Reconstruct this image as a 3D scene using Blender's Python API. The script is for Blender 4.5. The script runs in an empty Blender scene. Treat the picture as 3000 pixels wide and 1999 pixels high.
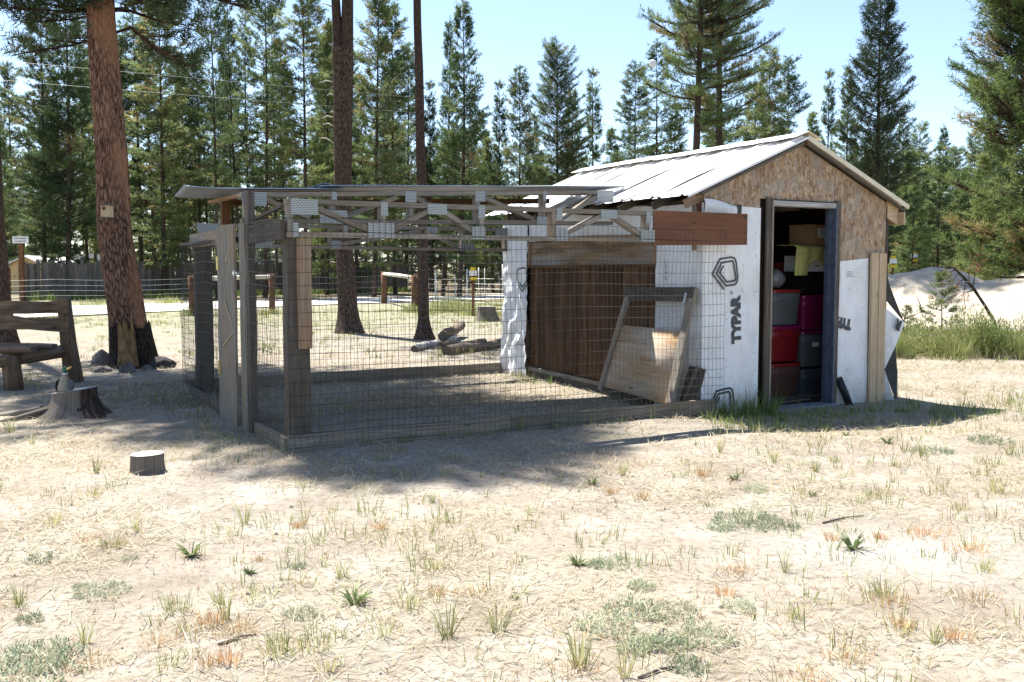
import bpy, math, random
import numpy as np
from mathutils import Vector, noise as mnoise

random.seed(7)
RNG = np.random.default_rng(11)
SC = bpy.context.scene
COL = SC.collection

# ------------------------------------------------------------------ camera
F_PX, CAM_H, HOR_Y = 2810.0, 1.40, 798.0
PITCH = math.atan((999.5 - HOR_Y) / F_PX)
cam = bpy.data.cameras.new('camera')
cam.sensor_width = 36.0
cam.lens = 36.0 * F_PX / 3000.0
cam.clip_end = 3000
cam_o = bpy.data.objects.new('camera', cam)
cam_o.location = (0, 0, CAM_H)
cam_o.rotation_euler = (math.pi / 2 - PITCH, 0, 0)
COL.objects.link(cam_o)
SC.camera = cam_o
SC.render.resolution_x, SC.render.resolution_y = 1024, 682

# ------------------------------------------------------------------ sky, sun, exposure
SUN_EL, SUN_AZ = math.radians(62), math.radians(-38)      # azimuth from +Y towards +X
SUN_DIR = Vector((math.sin(SUN_AZ) * math.cos(SUN_EL), math.cos(SUN_AZ) * math.cos(SUN_EL), math.sin(SUN_EL)))
world = bpy.data.worlds.new('World')
SC.world = world
world.use_nodes = True
wn = world.node_tree
for n in list(wn.nodes):
    wn.nodes.remove(n)
sky = wn.nodes.new('ShaderNodeTexSky')
sky.sky_type = 'NISHITA'
sky.sun_disc = False
sky.sun_elevation = SUN_EL
sky.sun_rotation = SUN_AZ
sky.altitude = 1300
sky.air_density = 1.0
sky.dust_density = 1.0
sky.ozone_density = 0.6
bg = wn.nodes.new('ShaderNodeBackground')
bg.inputs['Strength'].default_value = 0.085
wo = wn.nodes.new('ShaderNodeOutputWorld')
wn.links.new(sky.outputs[0], bg.inputs[0])
wn.links.new(bg.outputs[0], wo.inputs[0])
sun = bpy.data.lights.new('sun', 'SUN')
sun.energy = 5.0
sun.angle = math.radians(0.53)
sun.color = (1.0, 0.955, 0.88)
sun_o = bpy.data.objects.new('sun', sun)
sun_o.rotation_euler = (-SUN_DIR).to_track_quat('-Z', 'Y').to_euler()
sun_o.location = (0, 0, 30)
COL.objects.link(sun_o)
SC.view_settings.view_transform = 'Standard'
SC.view_settings.look = 'None'
SC.view_settings.gamma = 1.0
SC.view_settings.use_curve_mapping = False
SC.view_settings.exposure = 1.62
SC.cycles.max_bounces = 6
SC.cycles.diffuse_bounces = 3
SC.cycles.transmission_bounces = 3
SC.cycles.transparent_max_bounces = 8
SC.cycles.caustics_reflective = False
SC.cycles.caustics_refractive = False

# ------------------------------------------------------------------ pixel -> place helpers
_c, _s = math.cos(PITCH), math.sin(PITCH)
def ray(x, y):
    u, v = (x - 1500) / F_PX, (999.5 - y) / F_PX
    return Vector((u, _c + v * _s, -_s + v * _c))
def gnd(x, y, z=0.0):
    r = ray(x, y); t = (z - CAM_H) / r.z
    return Vector((r.x * t, r.y * t, z))
def at_depth(x, y, d):
    r = ray(x, y); t = d / r.y
    return Vector((r.x * t, d, CAM_H + r.z * t))
ANG = math.radians(29.4)                                    # the shed's long axis, seen in plan
D2 = Vector((math.cos(ANG), math.sin(ANG), 0)); D1 = Vector((-math.sin(ANG), math.cos(ANG), 0))
ORI = gnd(2054, 1200)                                       # near left corner of the shed
def to_loc(p):
    q = Vector(p) - ORI
    return Vector((q.dot(D2), q.dot(D1), q.z))
def to_world(p):
    return ORI + D2 * p[0] + D1 * p[1] + Vector((0, 0, p[2]))
def pb(x, y, b):                                            # pixel on a wall plane b = const (local frame)
    r = ray(x, y); p0 = ORI + D1 * b - Vector((0, 0, CAM_H))
    t = p0.dot(D1) / r.dot(D1)
    return to_loc(r * t + Vector((0, 0, CAM_H)))
def pa(x, y, a):
    r = ray(x, y); p0 = ORI + D2 * a - Vector((0, 0, CAM_H))
    t = p0.dot(D2) / r.dot(D2)
    return to_loc(r * t + Vector((0, 0, CAM_H)))
def gl(x, y, z=0.0):
    return to_loc(gnd(x, y, z))
def sstep(a, b, x):
    t = min(1.0, max(0.0, (x - a) / (b - a)))
    return t * t * (3 - 2 * t)
def gz(x, y):
    q = to_loc((x, y, 0))
    dip = -0.085 * sstep(-0.9, 0.7, q.x) * sstep(6.0, 3.5, q.x) * math.exp(-((q.y + .4) / 1.7) ** 2)
    near = 1.0 if y < 60 else 0.0
    n = 0.022 * mnoise.noise((x * .55, y * .55, 3.1)) + 0.011 * mnoise.noise((x * 2.3, y * 2.3, 7.7)) + 0.005 * mnoise.noise((x * 6.5, y * 6.5, 1.7))
    return dip + n * near - 0.004

# ------------------------------------------------------------------ materials
MATS = {}
class NT:
    def __init__(s, name, rough=0.8, spec=0.25):
        m = bpy.data.materials.new(name); m.use_nodes = True
        s.m = m; s.t = m.node_tree; s.b = s.t.nodes['Principled BSDF']; s.out = s.t.nodes['Material Output']
        s.b.inputs['Roughness'].default_value = rough
        s.b.inputs['Specular IOR Level'].default_value = spec
        MATS[name] = m
    def n(s, typ, **kw):
        nd = s.t.nodes.new('ShaderNode' + typ)
        for k, v in kw.items():
            if k in nd.inputs: nd.inputs[k].default_value = v
            else: setattr(nd, k, v)
        return nd
    def l(s, a, b): s.t.links.new(a, b)
    def coord(s, kind='UV', scale=(1, 1, 1), rot=0.0):
        tc = s.n('TexCoord'); mp = s.n('Mapping')
        mp.inputs['Scale'].default_value = scale; mp.inputs['Rotation'].default_value = (0, 0, rot)
        s.l(tc.outputs[kind], mp.inputs['Vector']); return mp.outputs[0]
    def noise(s, vec, scale, detail=4, rough=.55, dist=0):
        nd = s.n('TexNoise'); nd.inputs['Scale'].default_value = scale; nd.inputs['Detail'].default_value = detail
        nd.inputs['Roughness'].default_value = rough; nd.inputs['Distortion'].default_value = dist
        s.l(vec, nd.inputs['Vector']); return nd.outputs['Fac']
    def ramp(s, fac, stops):
        r = s.n('ValToRGB'); e = r.color_ramp.elements
        while len(e) < len(stops): e.new(.5)
        for i, (p, c) in enumerate(stops):
            e[i].position = p; e[i].color = (*c, 1) if len(c) == 3 else c
        s.l(fac, r.inputs[0]); return r.outputs[0]
    def mix(s, fac, a, b, mode='MIX'):
        m = s.n('MixRGB', blend_type=mode)
        for i, v in ((0, fac), (1, a), (2, b)):
            if isinstance(v, (int, float)): m.inputs[i].default_value = v
            elif isinstance(v, tuple): m.inputs[i].default_value = (*v, 1)
            else: s.l(v, m.inputs[i])
        return m.outputs[0]
    def bump(s, h, strength=.4, dist=.01):
        b = s.n('Bump'); b.inputs['Strength'].default_value = strength; b.inputs['Distance'].default_value = dist
        s.l(h, b.inputs['Height']); s.l(b.outputs[0], s.b.inputs['Normal'])
    def col(s, c):
        if isinstance(c, tuple): s.b.inputs['Base Color'].default_value = (*c, 1)
        else: s.l(c, s.b.inputs['Base Color'])
        return s.m
    def rnd(s):
        return s.n('ObjectInfo').outputs['Random']

def wood(name, dark, light, tint=None, tint_amt=0.0, var=.35, stain=0.3, gscale=1.0):
    k = NT(name, .85, .15)
    uv = k.coord('UV', (1.3 * gscale, 28 * gscale, 1))
    g = k.noise(uv, 2.2, 7, .62, .6)
    c = k.ramp(g, [(.3, dark), (.52, tuple((a + b) / 2 for a, b in zip(dark, light))), (.72, light)])
    uv2 = k.coord('UV', (1.6, 7, 1))
    lf = k.noise(uv2, 1.3, 3)
    c = k.mix(k.ramp(lf, [(.38, (0, 0, 0)), (.7, (stain,) * 3)]), c, tuple(x * .45 for x in dark))
    if tint:
        uv3 = k.coord('UV', (.9, 3.2, 1))
        c = k.mix(k.ramp(k.noise(uv3, 1.0, 2), [(.45, (0, 0, 0)), (.68, (tint_amt,) * 3)]), c, tint)
    v = k.n('Math', operation='MULTIPLY_ADD'); v.inputs[1].default_value = var; v.inputs[2].default_value = 1 - var * .55
    k.l(k.rnd(), v.inputs[0])
    c = k.mix(1.0, c, v.outputs[0], 'MULTIPLY')
    # knots
    uvk = k.coord('UV', (2.4, 9, 1))
    vo = k.n('TexVoronoi'); vo.inputs['Scale'].default_value = 1.1; k.l(uvk, vo.inputs['Vector'])
    c = k.mix(k.ramp(vo.outputs['Distance'], [(.05, (.8,) * 3), (.12, (0, 0, 0))]), c, tuple(x * .3 for x in dark))
    k.bump(g, .5, .006)
    return k.col(c)
wood('wood_grey', (.13, .112, .09), (.36, .325, .275), (.28, .19, .11), .5)
wood('wood_dark', (.055, .047, .04), (.17, .148, .125), (.12, .085, .055), .3)
wood('wood_orange', (.19, .105, .055), (.47, .31, .19), (.3, .265, .23), .7, var=.15)
wood('wood_cedar', (.045, .022, .012), (.17, .088, .045), (.21, .12, .06), .55, var=.7, stain=.4)
wood('wood_new', (.4, .29, .18), (.62, .49, .34), (.5, .3, .15), .3, var=.1, stain=.1)
wood('wood_ply', (.2, .12, .062), (.42, .3, .19), (.34, .32, .29), .8, var=.1, stain=.75, gscale=.6)
wood('wood_panel', (.34, .19, .095), (.62, .44, .27), (.6, .55, .48), .75, var=.05, stain=.3, gscale=.5)
wood('wood_red', (.15, .066, .04), (.225, .107, .063), (.12, .055, .035), .6, var=.05, stain=.3, gscale=.5)
wood('wood_fence', (.075, .068, .062), (.25, .235, .215), (.17, .12, .075), .4, var=.75, stain=.5)
wood('wood_log', (.07, .045, .03), (.3, .21, .135), (.23, .2, .175), .6, var=.3, stain=.6)
wood('wood_stump', (.06, .05, .042), (.3, .265, .225), (.24, .19, .14), .5, var=.1, stain=.5, gscale=.8)
wood('wood_bleached', (.3, .28, .26), (.62, .6, .57), (.2, .18, .16), .5, var=.1, stain=.2)

def osb():
    k = NT('osb', .8, .2)
    cs = []
    for i, (r, sc) in enumerate(((.25, 1.0), (1.2, .83), (-.8, .95))):
        v = k.n('TexVoronoi'); v.inputs['Scale'].default_value = 15
        wv = k.coord('UV', (sc * 2.6, sc * .85, 1), r)
        nz = k.n('TexNoise'); nz.inputs['Scale'].default_value = 9; k.l(wv, nz.inputs['Vector'])
        ad = k.n('VectorMath', operation='MULTIPLY_ADD'); ad.inputs[1].default_value = (.12,) * 3
        k.l(nz.outputs['Color'], ad.inputs[0]); k.l(wv, ad.inputs[2]); k.l(ad.outputs[0], v.inputs['Vector'])
        cs.append(v)
    a = k.ramp(cs[0].outputs['Color'], [(.1, (.17, .1, .055)), (.5, (.36, .235, .135)), (.9, (.5, .37, .24))])
    b = k.ramp(cs[1].outputs['Color'], [(.1, (.2, .12, .065)), (.5, (.33, .23, .15)), (.9, (.55, .43, .3))])
    c = k.ramp(cs[2].outputs['Color'], [(.1, (.24, .2, .17)), (.9, (.42, .33, .24))])
    sel = k.ramp(k.noise(k.coord('UV', (1, 1, 1)), 13, 2), [(.46, (0, 0, 0)), (.5, (1, 1, 1))])
    sel2 = k.ramp(k.noise(k.coord('UV', (1, 1, 1), 1.), 17, 2), [(.55, (0, 0, 0)), (.6, (1, 1, 1))])
    m = k.mix(sel2, k.mix(sel, a, b), c)
    st = k.noise(k.coord('UV', (1, 1, 1)), 1.9, 4)
    m = k.mix(k.ramp(st, [(.45, (0, 0, 0)), (.75, (.55,) * 3)]), m, (.14, .085, .055))
    w = k.noise(k.coord('UV', (1, 1, 1), .4), 3.1, 3)
    m = k.mix(k.ramp(w, [(.5, (0, 0, 0)), (.75, (.7,) * 3)]), m, (.36, .335, .3))
    sp = k.noise(k.coord('UV', (1, 1, 1)), 60, 2)
    m = k.mix(k.ramp(sp, [(.66, (0, 0, 0)), (.72, (.7,) * 3)]), m, (.07, .045, .03))
    k.bump(cs[0].outputs['Distance'], .25, .004)
    return k.col(m)
osb()

def wrap():
    k = NT('house_wrap', .42, .4)
    n1 = k.noise(k.coord('UV', (1, 1, 1)), 2.4, 5)
    c = k.ramp(n1, [(.35, (.7, .7, .69)), (.5, (.78, .79, .805)), (.7, (.82, .825, .835))])
    st = k.noise(k.coord('UV', (4, .8, 1)), 1.6, 4)
    c = k.mix(k.ramp(st, [(.56, (0, 0, 0)), (.78, (.35,) * 3)]), c, (.5, .38, .24))
    obz = k.n('SeparateXYZ'); k.l(k.coord('Object'), obz.inputs[0])
    dn = k.n('Math', operation='MULTIPLY_ADD'); dn.inputs[1].default_value = .35; k.l(st, dn.inputs[0]); k.l(obz.outputs['Z'], dn.inputs[2])
    c = k.mix(k.ramp(dn.outputs[0], [(.12, (.5,) * 3), (.42, (0, 0, 0))]), c, (.42, .34, .25))
    wr = k.noise(k.coord('UV', (2.2, .7, 1)), 5, 4, .5, 1.2)
    k.bump(wr, 1.0, .03)
    return k.col(c)
wrap()
def flat(name, c, rough=.7, spec=.3, metal=0, noise_amt=.25, nscale=12, kind='Object', bump=0):
    k = NT(name, rough, spec)
    k.b.inputs['Metallic'].default_value = metal
    nz = k.noise(k.coord(kind), nscale, 5)
    c2 = k.ramp(nz, [(.3, tuple(x * (1 - noise_amt) for x in c)), (.7, tuple(min(1, x * (1 + noise_amt * .5)) for x in c))])
    if bump: k.bump(nz, bump, .01)
    return k.col(c2)
flat('wrap_dark', (.05, .05, .05), .6)
flat('print_ink', (.085, .085, .09), .6, noise_amt=.4, nscale=40)
flat('print_ink_dark', (.035, .035, .038), .6)
flat('roof_metal', (.78, .785, .79), .45, .5, .0, .06, 3)
flat('roof_cream', (.66, .6, .45), .5, .4, 0, .12, 6)
flat('roof_pen', (.46, .5, .54), .45, .5, .5, .2, 3)
flat('wire', (.06, .057, .053), .5, .5, .4, .3, 30)
flat('wire_light', (.3, .3, .295), .45, .5, .6, .2, 30)
flat('galv', (.5, .52, .53), .4, .5, .8, .2, 20)
flat('paint_blue', (.085, .105, .15), .55, .3, 0, .35, 14)
flat('paint_sill', (.2, .23, .28), .6, .3, 0, .3, 12)
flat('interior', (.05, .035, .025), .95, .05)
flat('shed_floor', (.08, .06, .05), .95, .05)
flat('brass', (.5, .37, .09), .45, .5, .7)
flat('tote_grey', (0.116, 0.124, 0.132), .4, .45, 0, .06)
flat('tote_slate', (0.077, 0.088, 0.105), .4, .45, 0, .06)
flat('tote_red', (0.231, 0.012, 0.017), .35, .5, 0, .06)
flat('tote_pink', (0.198, 0.011, 0.072), .35, .5, 0, .06)
flat('tote_brown', (.12, .06, .045), .45, .4, 0, .06)
flat('tote_lid_red', (0.248, 0.022, 0.019), .35, .5, 0, .06)
flat('black_plastic', (.014, .014, .016), .5, .4)
flat('grey_bag', (.2, .2, .21), .3, .5)
flat('cardboard', (.38, .24, .13), .9, .1)
flat('paper_white', (.75, .75, .74), .7)
flat('cloth_yellow', (.58, .55, .2), .9, .1, 0, .15, 20)
flat('dark_red_box', (.2, .04, .025), .7)
flat('logo_blue', (.03, .12, .3), .6)
flat('logo_green', (.05, .25, .12), .6)
flat('rock', (.13, .12, .115), .9, .2, 0, .5, 9, bump=.6)
flat('rock_black', (.05, .048, .045), .9, .2, 0, .5, 14, bump=.7)
flat('duck_body', (.3, .27, .21), .7, .2, 0, .25, 25)
flat('duck_wing', (.13, .14, .16), .7)
flat('duck_green', (.035, .12, .075), .5)
flat('duck_bill', (.68, .5, .2), .5)
flat('duck_black', (.02, .02, .02), .5)
flat('siding_cream', (.62, .47, .26), .8, .2, 0, .1, 2)
flat('siding_door', (.2, .07, .035), .7)
flat('shed_roof_white', (.75, .76, .77), .6)
flat('trailer_white', (.74, .75, .76), .5, .3, 0, .08, 2)
flat('window_dark', (.02, .025, .03), .15, .5)
flat('rust', (.18, .065, .035), .8, .2, .2, .4, 30)
flat('tag_yellow', (.75, .52, .02), .5)
flat('tag_white', (.8, .8, .8), .5)
flat('tree_tag_blue', (.2, .3, .42), .6)
flat('rail_white', (.6, .56, .49), .85, .1, 0, .3, 18)
flat('post_brown', (.17, .085, .045), .85, .15, 0, .5, 8, bump=.4)
flat('tar_pipe', (.02, .02, .022), .5)

def plate():
    k = NT('truss_plate', .45, .5); k.b.inputs['Metallic'].default_value = .55
    br = k.n('TexBrick'); br.offset = .5
    br.inputs['Scale'].default_value = 1.0; br.inputs['Mortar Size'].default_value = .0042
    br.inputs['Brick Width'].default_value = .026; br.inputs['Row Height'].default_value = .0135
    br.inputs['Color1'].default_value = (.05, .05, .05, 1); br.inputs['Color2'].default_value = (.07, .07, .07, 1)
    br.inputs['Mortar'].default_value = (.34, .36, .36, 1); br.inputs['Mortar Smooth'].default_value = .1
    k.l(k.coord('UV'), br.inputs['Vector'])
    return k.col(br.outputs['Color'])
plate()

def bark(name, dark, mid, light, sc=1.0, orange=None):
    k = NT(name, .95, .08)
    uv = k.coord('UV', (2.2 * sc, 9 * sc, 1))
    v = k.n('TexVoronoi', feature='DISTANCE_TO_EDGE'); v.inputs['Scale'].default_value = 2.6
    nz = k.n('TexNoise'); nz.inputs['Scale'].default_value = 3; nz.inputs['Detail'].default_value = 5; k.l(uv, nz.inputs['Vector'])
    ad = k.n('VectorMath', operation='MULTIPLY_ADD'); ad.inputs[1].default_value = (.45,) * 3
    k.l(nz.outputs['Color'], ad.inputs[0]); k.l(uv, ad.inputs[2]); k.l(ad.outputs[0], v.inputs['Vector'])
    fine = k.noise(k.coord('UV', (5 * sc, 22 * sc, 1)), 4, 6)
    e = k.ramp(v.outputs['Distance'], [(0, dark), (.14, mid), (.45, light)])
    c = k.mix(k.ramp(fine, [(.32, (.6,) * 3), (.5, (0, 0, 0))]), e, dark)
    if orange:
        lo = k.noise(k.coord('UV', (.5, 1.4, 1)), 1.2, 3)
        c = k.mix(k.ramp(lo, [(.48, (0, 0, 0)), (.66, (.6,) * 3)]), c, orange)
    hh = k.mix(.35, v.outputs['Distance'], fine)
    k.bump(hh, .9, .05)
    return k.col(c)
bark('bark_ponderosa', (.03, .019, .014), (.19, .105, .07), (.36, .21, .145), 1.0, (.37, .19, .105))
bark('bark_dark', (.025, .018, .014), (.1, .07, .055), (.19, .135, .105), 1.2)
bark('bark_char', (.01, .008, .007), (.036, .028, .024), (.08, .06, .05), 1.2)
bark('bark_stump', (.09, .08, .07), (.29, .265, .235), (.46, .43, .39), .8)
k = NT('pitch_wood', .8, .2)
k.col(k.ramp(k.noise(k.coord('UV', (2, 9, 1)), 2, 5), [(.3, (.05, .03, .014)), (.5, (.19, .115, .05)), (.75, (.32, .21, .1))]))

def foliage(name, stops, trans=.35):
    k = NT(name, .6, .25)
    at = k.n('Attribute', attribute_name='tint')
    c = k.ramp(at.outputs['Fac'], stops)
    hv = k.n('HueSaturation'); k.l(c, hv.inputs['Color'])
    v1 = k.n('MapRange'); v1.inputs['To Min'].default_value = .72; v1.inputs['To Max'].default_value = 1.3; k.l(k.rnd(), v1.inputs['Value']); k.l(v1.outputs[0], hv.inputs['Value'])
    v2 = k.n('MapRange'); v2.inputs['To Min'].default_value = .515; v2.inputs['To Max'].default_value = .492; k.l(k.rnd(), v2.inputs['Value']); k.l(v2.outputs[0], hv.inputs['Hue'])
    c = hv.outputs[0]
    k.col(c)
    tr = k.n('BsdfTranslucent'); k.l(c, tr.inputs['Color'])
    mx = k.n('MixShader'); mx.inputs[0].default_value = trans
    k.l(k.b.outputs[0], mx.inputs[1]); k.l(tr.outputs[0], mx.inputs[2]); k.l(mx.outputs[0], k.out.inputs['Surface'])
    return k.m
foliage('needles', [(0, (.045, .078, .032)), (.45, (.105, .15, .056)), (.85, (.18, .215, .082)), (.97, (.235, .24, .1)), (1, (.3, .2, .1))], .5)
foliage('needles_dark', [(0, (.022, .04, .02)), (.5, (.055, .085, .036)), (1, (.115, .135, .055))], .36)
foliage('needles_light', [(0, (.075, .115, .035)), (.5, (.15, .2, .062)), (.9, (.22, .25, .085)), (1, (.34, .23, .11))], .48)
foliage('needles_dead', [(0, (.16, .06, .03)), (1, (.38, .17, .1))], .2)
foliage('grass_dry', [(0, (.265, .215, .13)), (.5, (.43, .37, .245)), (1, (.56, .5, .37))], .25)
foliage('grass_red', [(0, (.36, .19, .08)), (.5, (.52, .31, .15)), (1, (.62, .45, .26))], .25)
foliage('grass_green', [(0, (.12, .155, .045)), (.5, (.25, .275, .095)), (.85, (.4, .38, .16)), (1, (.56, .48, .27))], .4)
foliage('grass_lush', [(0, (.06, .11, .024)), (.6, (.15, .21, .05)), (1, (.3, .31, .1))], .4)
foliage('weed_sage', [(0, (.2, .24, .15)), (.5, (.33, .37, .25)), (1, (.46, .48, .33))], .3)
foliage('weed_leaf', [(0, (.09, .13, .05)), (.6, (.19, .235, .1)), (1, (.34, .32, .16))], .3)

# ------------------------------------------------------------------ mesh builder
ORG = {}
class MB:
    def __init__(s):
        s.v = []; s.f = []; s.uv = []; s.mi = []; s.sm = []
        s.o = (random.uniform(0, 9), random.uniform(0, 9))
    def face(s, idx, uv=None, mi=0, smooth=False):
        s.f.append(tuple(idx)); s.mi.append(mi); s.sm.append(smooth)
        s.uv.append([(u + s.o[0], w + s.o[1]) for u, w in (uv or [(s.v[i][0], s.v[i][2]) for i in idx])])
    def bar(s, p0, p1, w, h, up=(0, 0, 1), seg=1, jit=0.0, mi=0, taper=1.0):
        p0, p1 = Vector(p0), Vector(p1); ax = p1 - p0; L = ax.length; ax.normalize()
        side = ax.cross(Vector(up))
        if side.length < 1e-4: side = ax.cross(Vector((0, 1, 0)))
        side.normalize(); upv = side.cross(ax)
        base = len(s.v); uo = random.uniform(0, 5)
        for i in range(seg + 1):
            t = i / seg; c = p0.lerp(p1, t); k = 1 + (taper - 1) * t
            if jit and 0 < i < seg: c = c + side * random.uniform(-jit, jit) + upv * random.uniform(-jit, jit)
            for a, b in ((-1, -1), (1, -1), (1, 1), (-1, 1)):
                s.v.append(tuple(c + side * (a * w / 2 * k) + upv * (b * h / 2 * k)))
        cs = [0, w, w + h, 2 * w + h, 2 * w + 2 * h]
        for i in range(seg):
            u0, u1 = L * i / seg + uo, L * (i + 1) / seg + uo
            for j in range(4):
                a, b = base + 4 * i + j, base + 4 * i + (j + 1) % 4
                s.face((a, b, b + 4, a + 4), [(u0, cs[j]), (u0, cs[j + 1]), (u1, cs[j + 1]), (u1, cs[j])], mi)
        e = base + 4 * seg
        s.face((base + 3, base + 2, base + 1, base), [(0, 0), (0, w * .2), (h * .2, w * .2), (h * .2, 0)], mi)
        s.face((e, e + 1, e + 2, e + 3), [(0, 0), (0, w * .2), (h * .2, w * .2), (h * .2, 0)], mi)
        return s
    def box(s, x0, x1, y0, y1, z0, z1, mi=0, seg=1, jit=0):
        d = (x1 - x0, y1 - y0, z1 - z0); m = max(range(3), key=lambda i: d[i])
        cx, cy, cz = (x0 + x1) / 2, (y0 + y1) / 2, (z0 + z1) / 2
        if m == 0: s.bar((x0, cy, cz), (x1, cy, cz), d[1], d[2], seg=seg, jit=jit, mi=mi)
        elif m == 1: s.bar((cx, y0, cz), (cx, y1, cz), d[0], d[2], seg=seg, jit=jit, mi=mi)
        else: s.bar((cx, cy, z0), (cx, cy, z1), d[0], d[1], up=(0, 1, 0), seg=seg, jit=jit, mi=mi)
        return s
    def tube(s, path, radii, n=8, mi=0, cap=True, wob=0.0, smooth=True, capmi=None):
        path = [Vector(p) for p in path]; base = len(s.v); L = 0
        ref = Vector((0, 0, 1)); m = len(path)
        if abs((path[-1] - path[0]).normalized().z) > .9: ref = Vector((1, 0, 0))
        ls = []
        for i, p in enumerate(path):
            if i: L += (p - path[i - 1]).length
            ls.append(L)
            t = (path[min(i + 1, m - 1)] - path[max(i - 1, 0)]).normalized()
            sd = t.cross(ref).normalized(); up = sd.cross(t)
            for j in range(n):
                a = 2 * math.pi * j / n
                r = radii[i] * (1 + wob * mnoise.noise((math.cos(a) * 1.4 + base, math.sin(a) * 1.4, i * .6)))
                s.v.append(tuple(p + (sd * math.cos(a) + up * math.sin(a)) * r))
        for i in range(m - 1):
            for j in range(n):
                a, b = base + i * n + j, base + i * n + (j + 1) % n
                c = 2 * math.pi * (radii[0])
                s.face((a, b, b + n, a + n), [(ls[i], c * j / n), (ls[i], c * (j + 1) / n), (ls[i + 1], c * (j + 1) / n), (ls[i + 1], c * j / n)], mi, smooth)
        if cap:
            k = mi if capmi is None else capmi
            for r0, rev in ((base, True), (base + (m - 1) * n, False)):
                idx = [r0 + j for j in range(n)]
                if rev: idx.reverse()
                s.face(idx, [(math.cos(6.283 * j / n) * radii[0], math.sin(6.283 * j / n) * radii[0]) for j in range(n)], k)
        return s
    def prism(s, pts, lo, hi, axis=1, mi=0):
        # pts in the plane of the two other axes, extruded along axis
        def mk(p, w):
            return (w, p[0], p[1]) if axis == 0 else ((p[0], w, p[1]) if axis == 1 else (p[0], p[1], w))
        n = len(pts); base = len(s.v)
        s.v += [mk(p, lo) for p in pts] + [mk(p, hi) for p in pts]
        fl = axis != 1
        a = list(range(base, base + n)); b = list(range(base + n, base + 2 * n))
        s.face(a[::-1] if fl else a, [tuple(p) for p in (pts[::-1] if fl else pts)], mi)
        s.face(b if fl else b[::-1], [tuple(p) for p in (pts if fl else pts[::-1])], mi)
        for i in range(n):
            j = (i + 1) % n; d = math.dist(pts[i], pts[j])
            q = (a[i], a[j], b[j], b[i]); u = [(0, 0), (d, 0), (d, hi - lo), (0, hi - lo)]
            if not fl: q = q[::-1]; u = u[::-1]
            s.face(q, u, mi)
        return s
    def grid(s, fn, nu, nv, smooth=True, mi=0, su=1.0, sv=1.0):
        base = len(s.v)
        for j in range(nv + 1):
            for i in range(nu + 1):
                s.v.append(tuple(fn(i / nu, j / nv)))
        for j in range(nv):
            for i in range(nu):
                a = base + j * (nu + 1) + i
                s.face((a, a + 1, a + nu + 2, a + nu + 1), [(i / nu * su, j / nv * sv), ((i + 1) / nu * su, j / nv * sv), ((i + 1) / nu * su, (j + 1) / nv * sv), (i / nu * su, (j + 1) / nv * sv)], mi, smooth)
        return s
    def ribbon(s, pts, w, off, nrm_axis=1):
        # flat mitred strip on a wall plane (axis 1 = b); pts are (a, z); off = b of the print face
        P = [Vector((p[0], p[1])) for p in pts]; base = len(s.v); n = len(P)
        for i in range(n):
            t0 = (P[i] - P[i - 1]).normalized() if i else (P[1] - P[0]).normalized()
            t1 = (P[i + 1] - P[i]).normalized() if i < n - 1 else t0
            m = (Vector((-t0.y, t0.x)) + Vector((-t1.y, t1.x))); m.normalize()
            k = w / 2 / max(.45, m.dot(Vector((-t1.y, t1.x))))
            for sg in (-1, 1):
                q = P[i] + m * k * sg; s.v.append((q.x, off, q.y))
        for i in range(n - 1):
            a = base + 2 * i
            s.face((a, a + 2, a + 3, a + 1))
        return s
    def mesh(s, name, mats, org=(0, 0, 0)):
        me = bpy.data.meshes.new(name)
        o = Vector(org)
        me.from_pydata([(x - o.x, y - o.y, z - o.z) for x, y, z in s.v], [], s.f)
        uvl = me.uv_layers.new(name='UVMap')
        uvl.data.foreach_set('uv', np.array([c for f in s.uv for p in f for c in p], dtype=np.float32))
        for m in ([mats] if isinstance(mats, str) else mats): me.materials.append(MATS[m])
        me.polygons.foreach_set('material_index', s.mi)
        me.polygons.foreach_set('use_smooth', s.sm)
        me.update()
        return me
    def build(s, name, mats, parent=None, org=None, rot=0.0, label=None, cat=None, group=None, kind=None):
        """parent given: a part in the parent's frame; else a top-level thing (org in the frame given by rot)"""
        if parent is not None: org = ORG[parent.name]
        org = Vector(org) if org is not None else Vector((0, 0, 0))
        o = bpy.data.objects.new(name, s.mesh(name, mats, org)); COL.objects.link(o)
        if parent is not None: o.parent = parent
        else: place(o, org, rot)
        ORG[o.name] = org
        return props(o, label, cat, group, kind)
def place(o, org, rot):
    if rot: o.location = to_world(org); o.rotation_euler = (0, 0, rot)
    else: o.location = org
def props(o, label=None, cat=None, group=None, kind=None):
    for k, v in (('label', label), ('category', cat), ('group', group), ('kind', kind)):
        if v: o[k] = v
    return o
def thing(name, label, cat, org, rot=0.0, group=None):
    o = bpy.data.objects.new(name, None); o.empty_display_size = .2
    COL.objects.link(o); place(o, Vector(org), rot); ORG[o.name] = Vector(org)
    return props(o, label, cat, group)
def link_mesh(name, me, parent=None, loc=None, **kw):
    o = bpy.data.objects.new(name, me); COL.objects.link(o)
    if parent is not None: o.parent = parent
    if loc is not None: o.location = loc
    return props(o, **kw)
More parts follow.
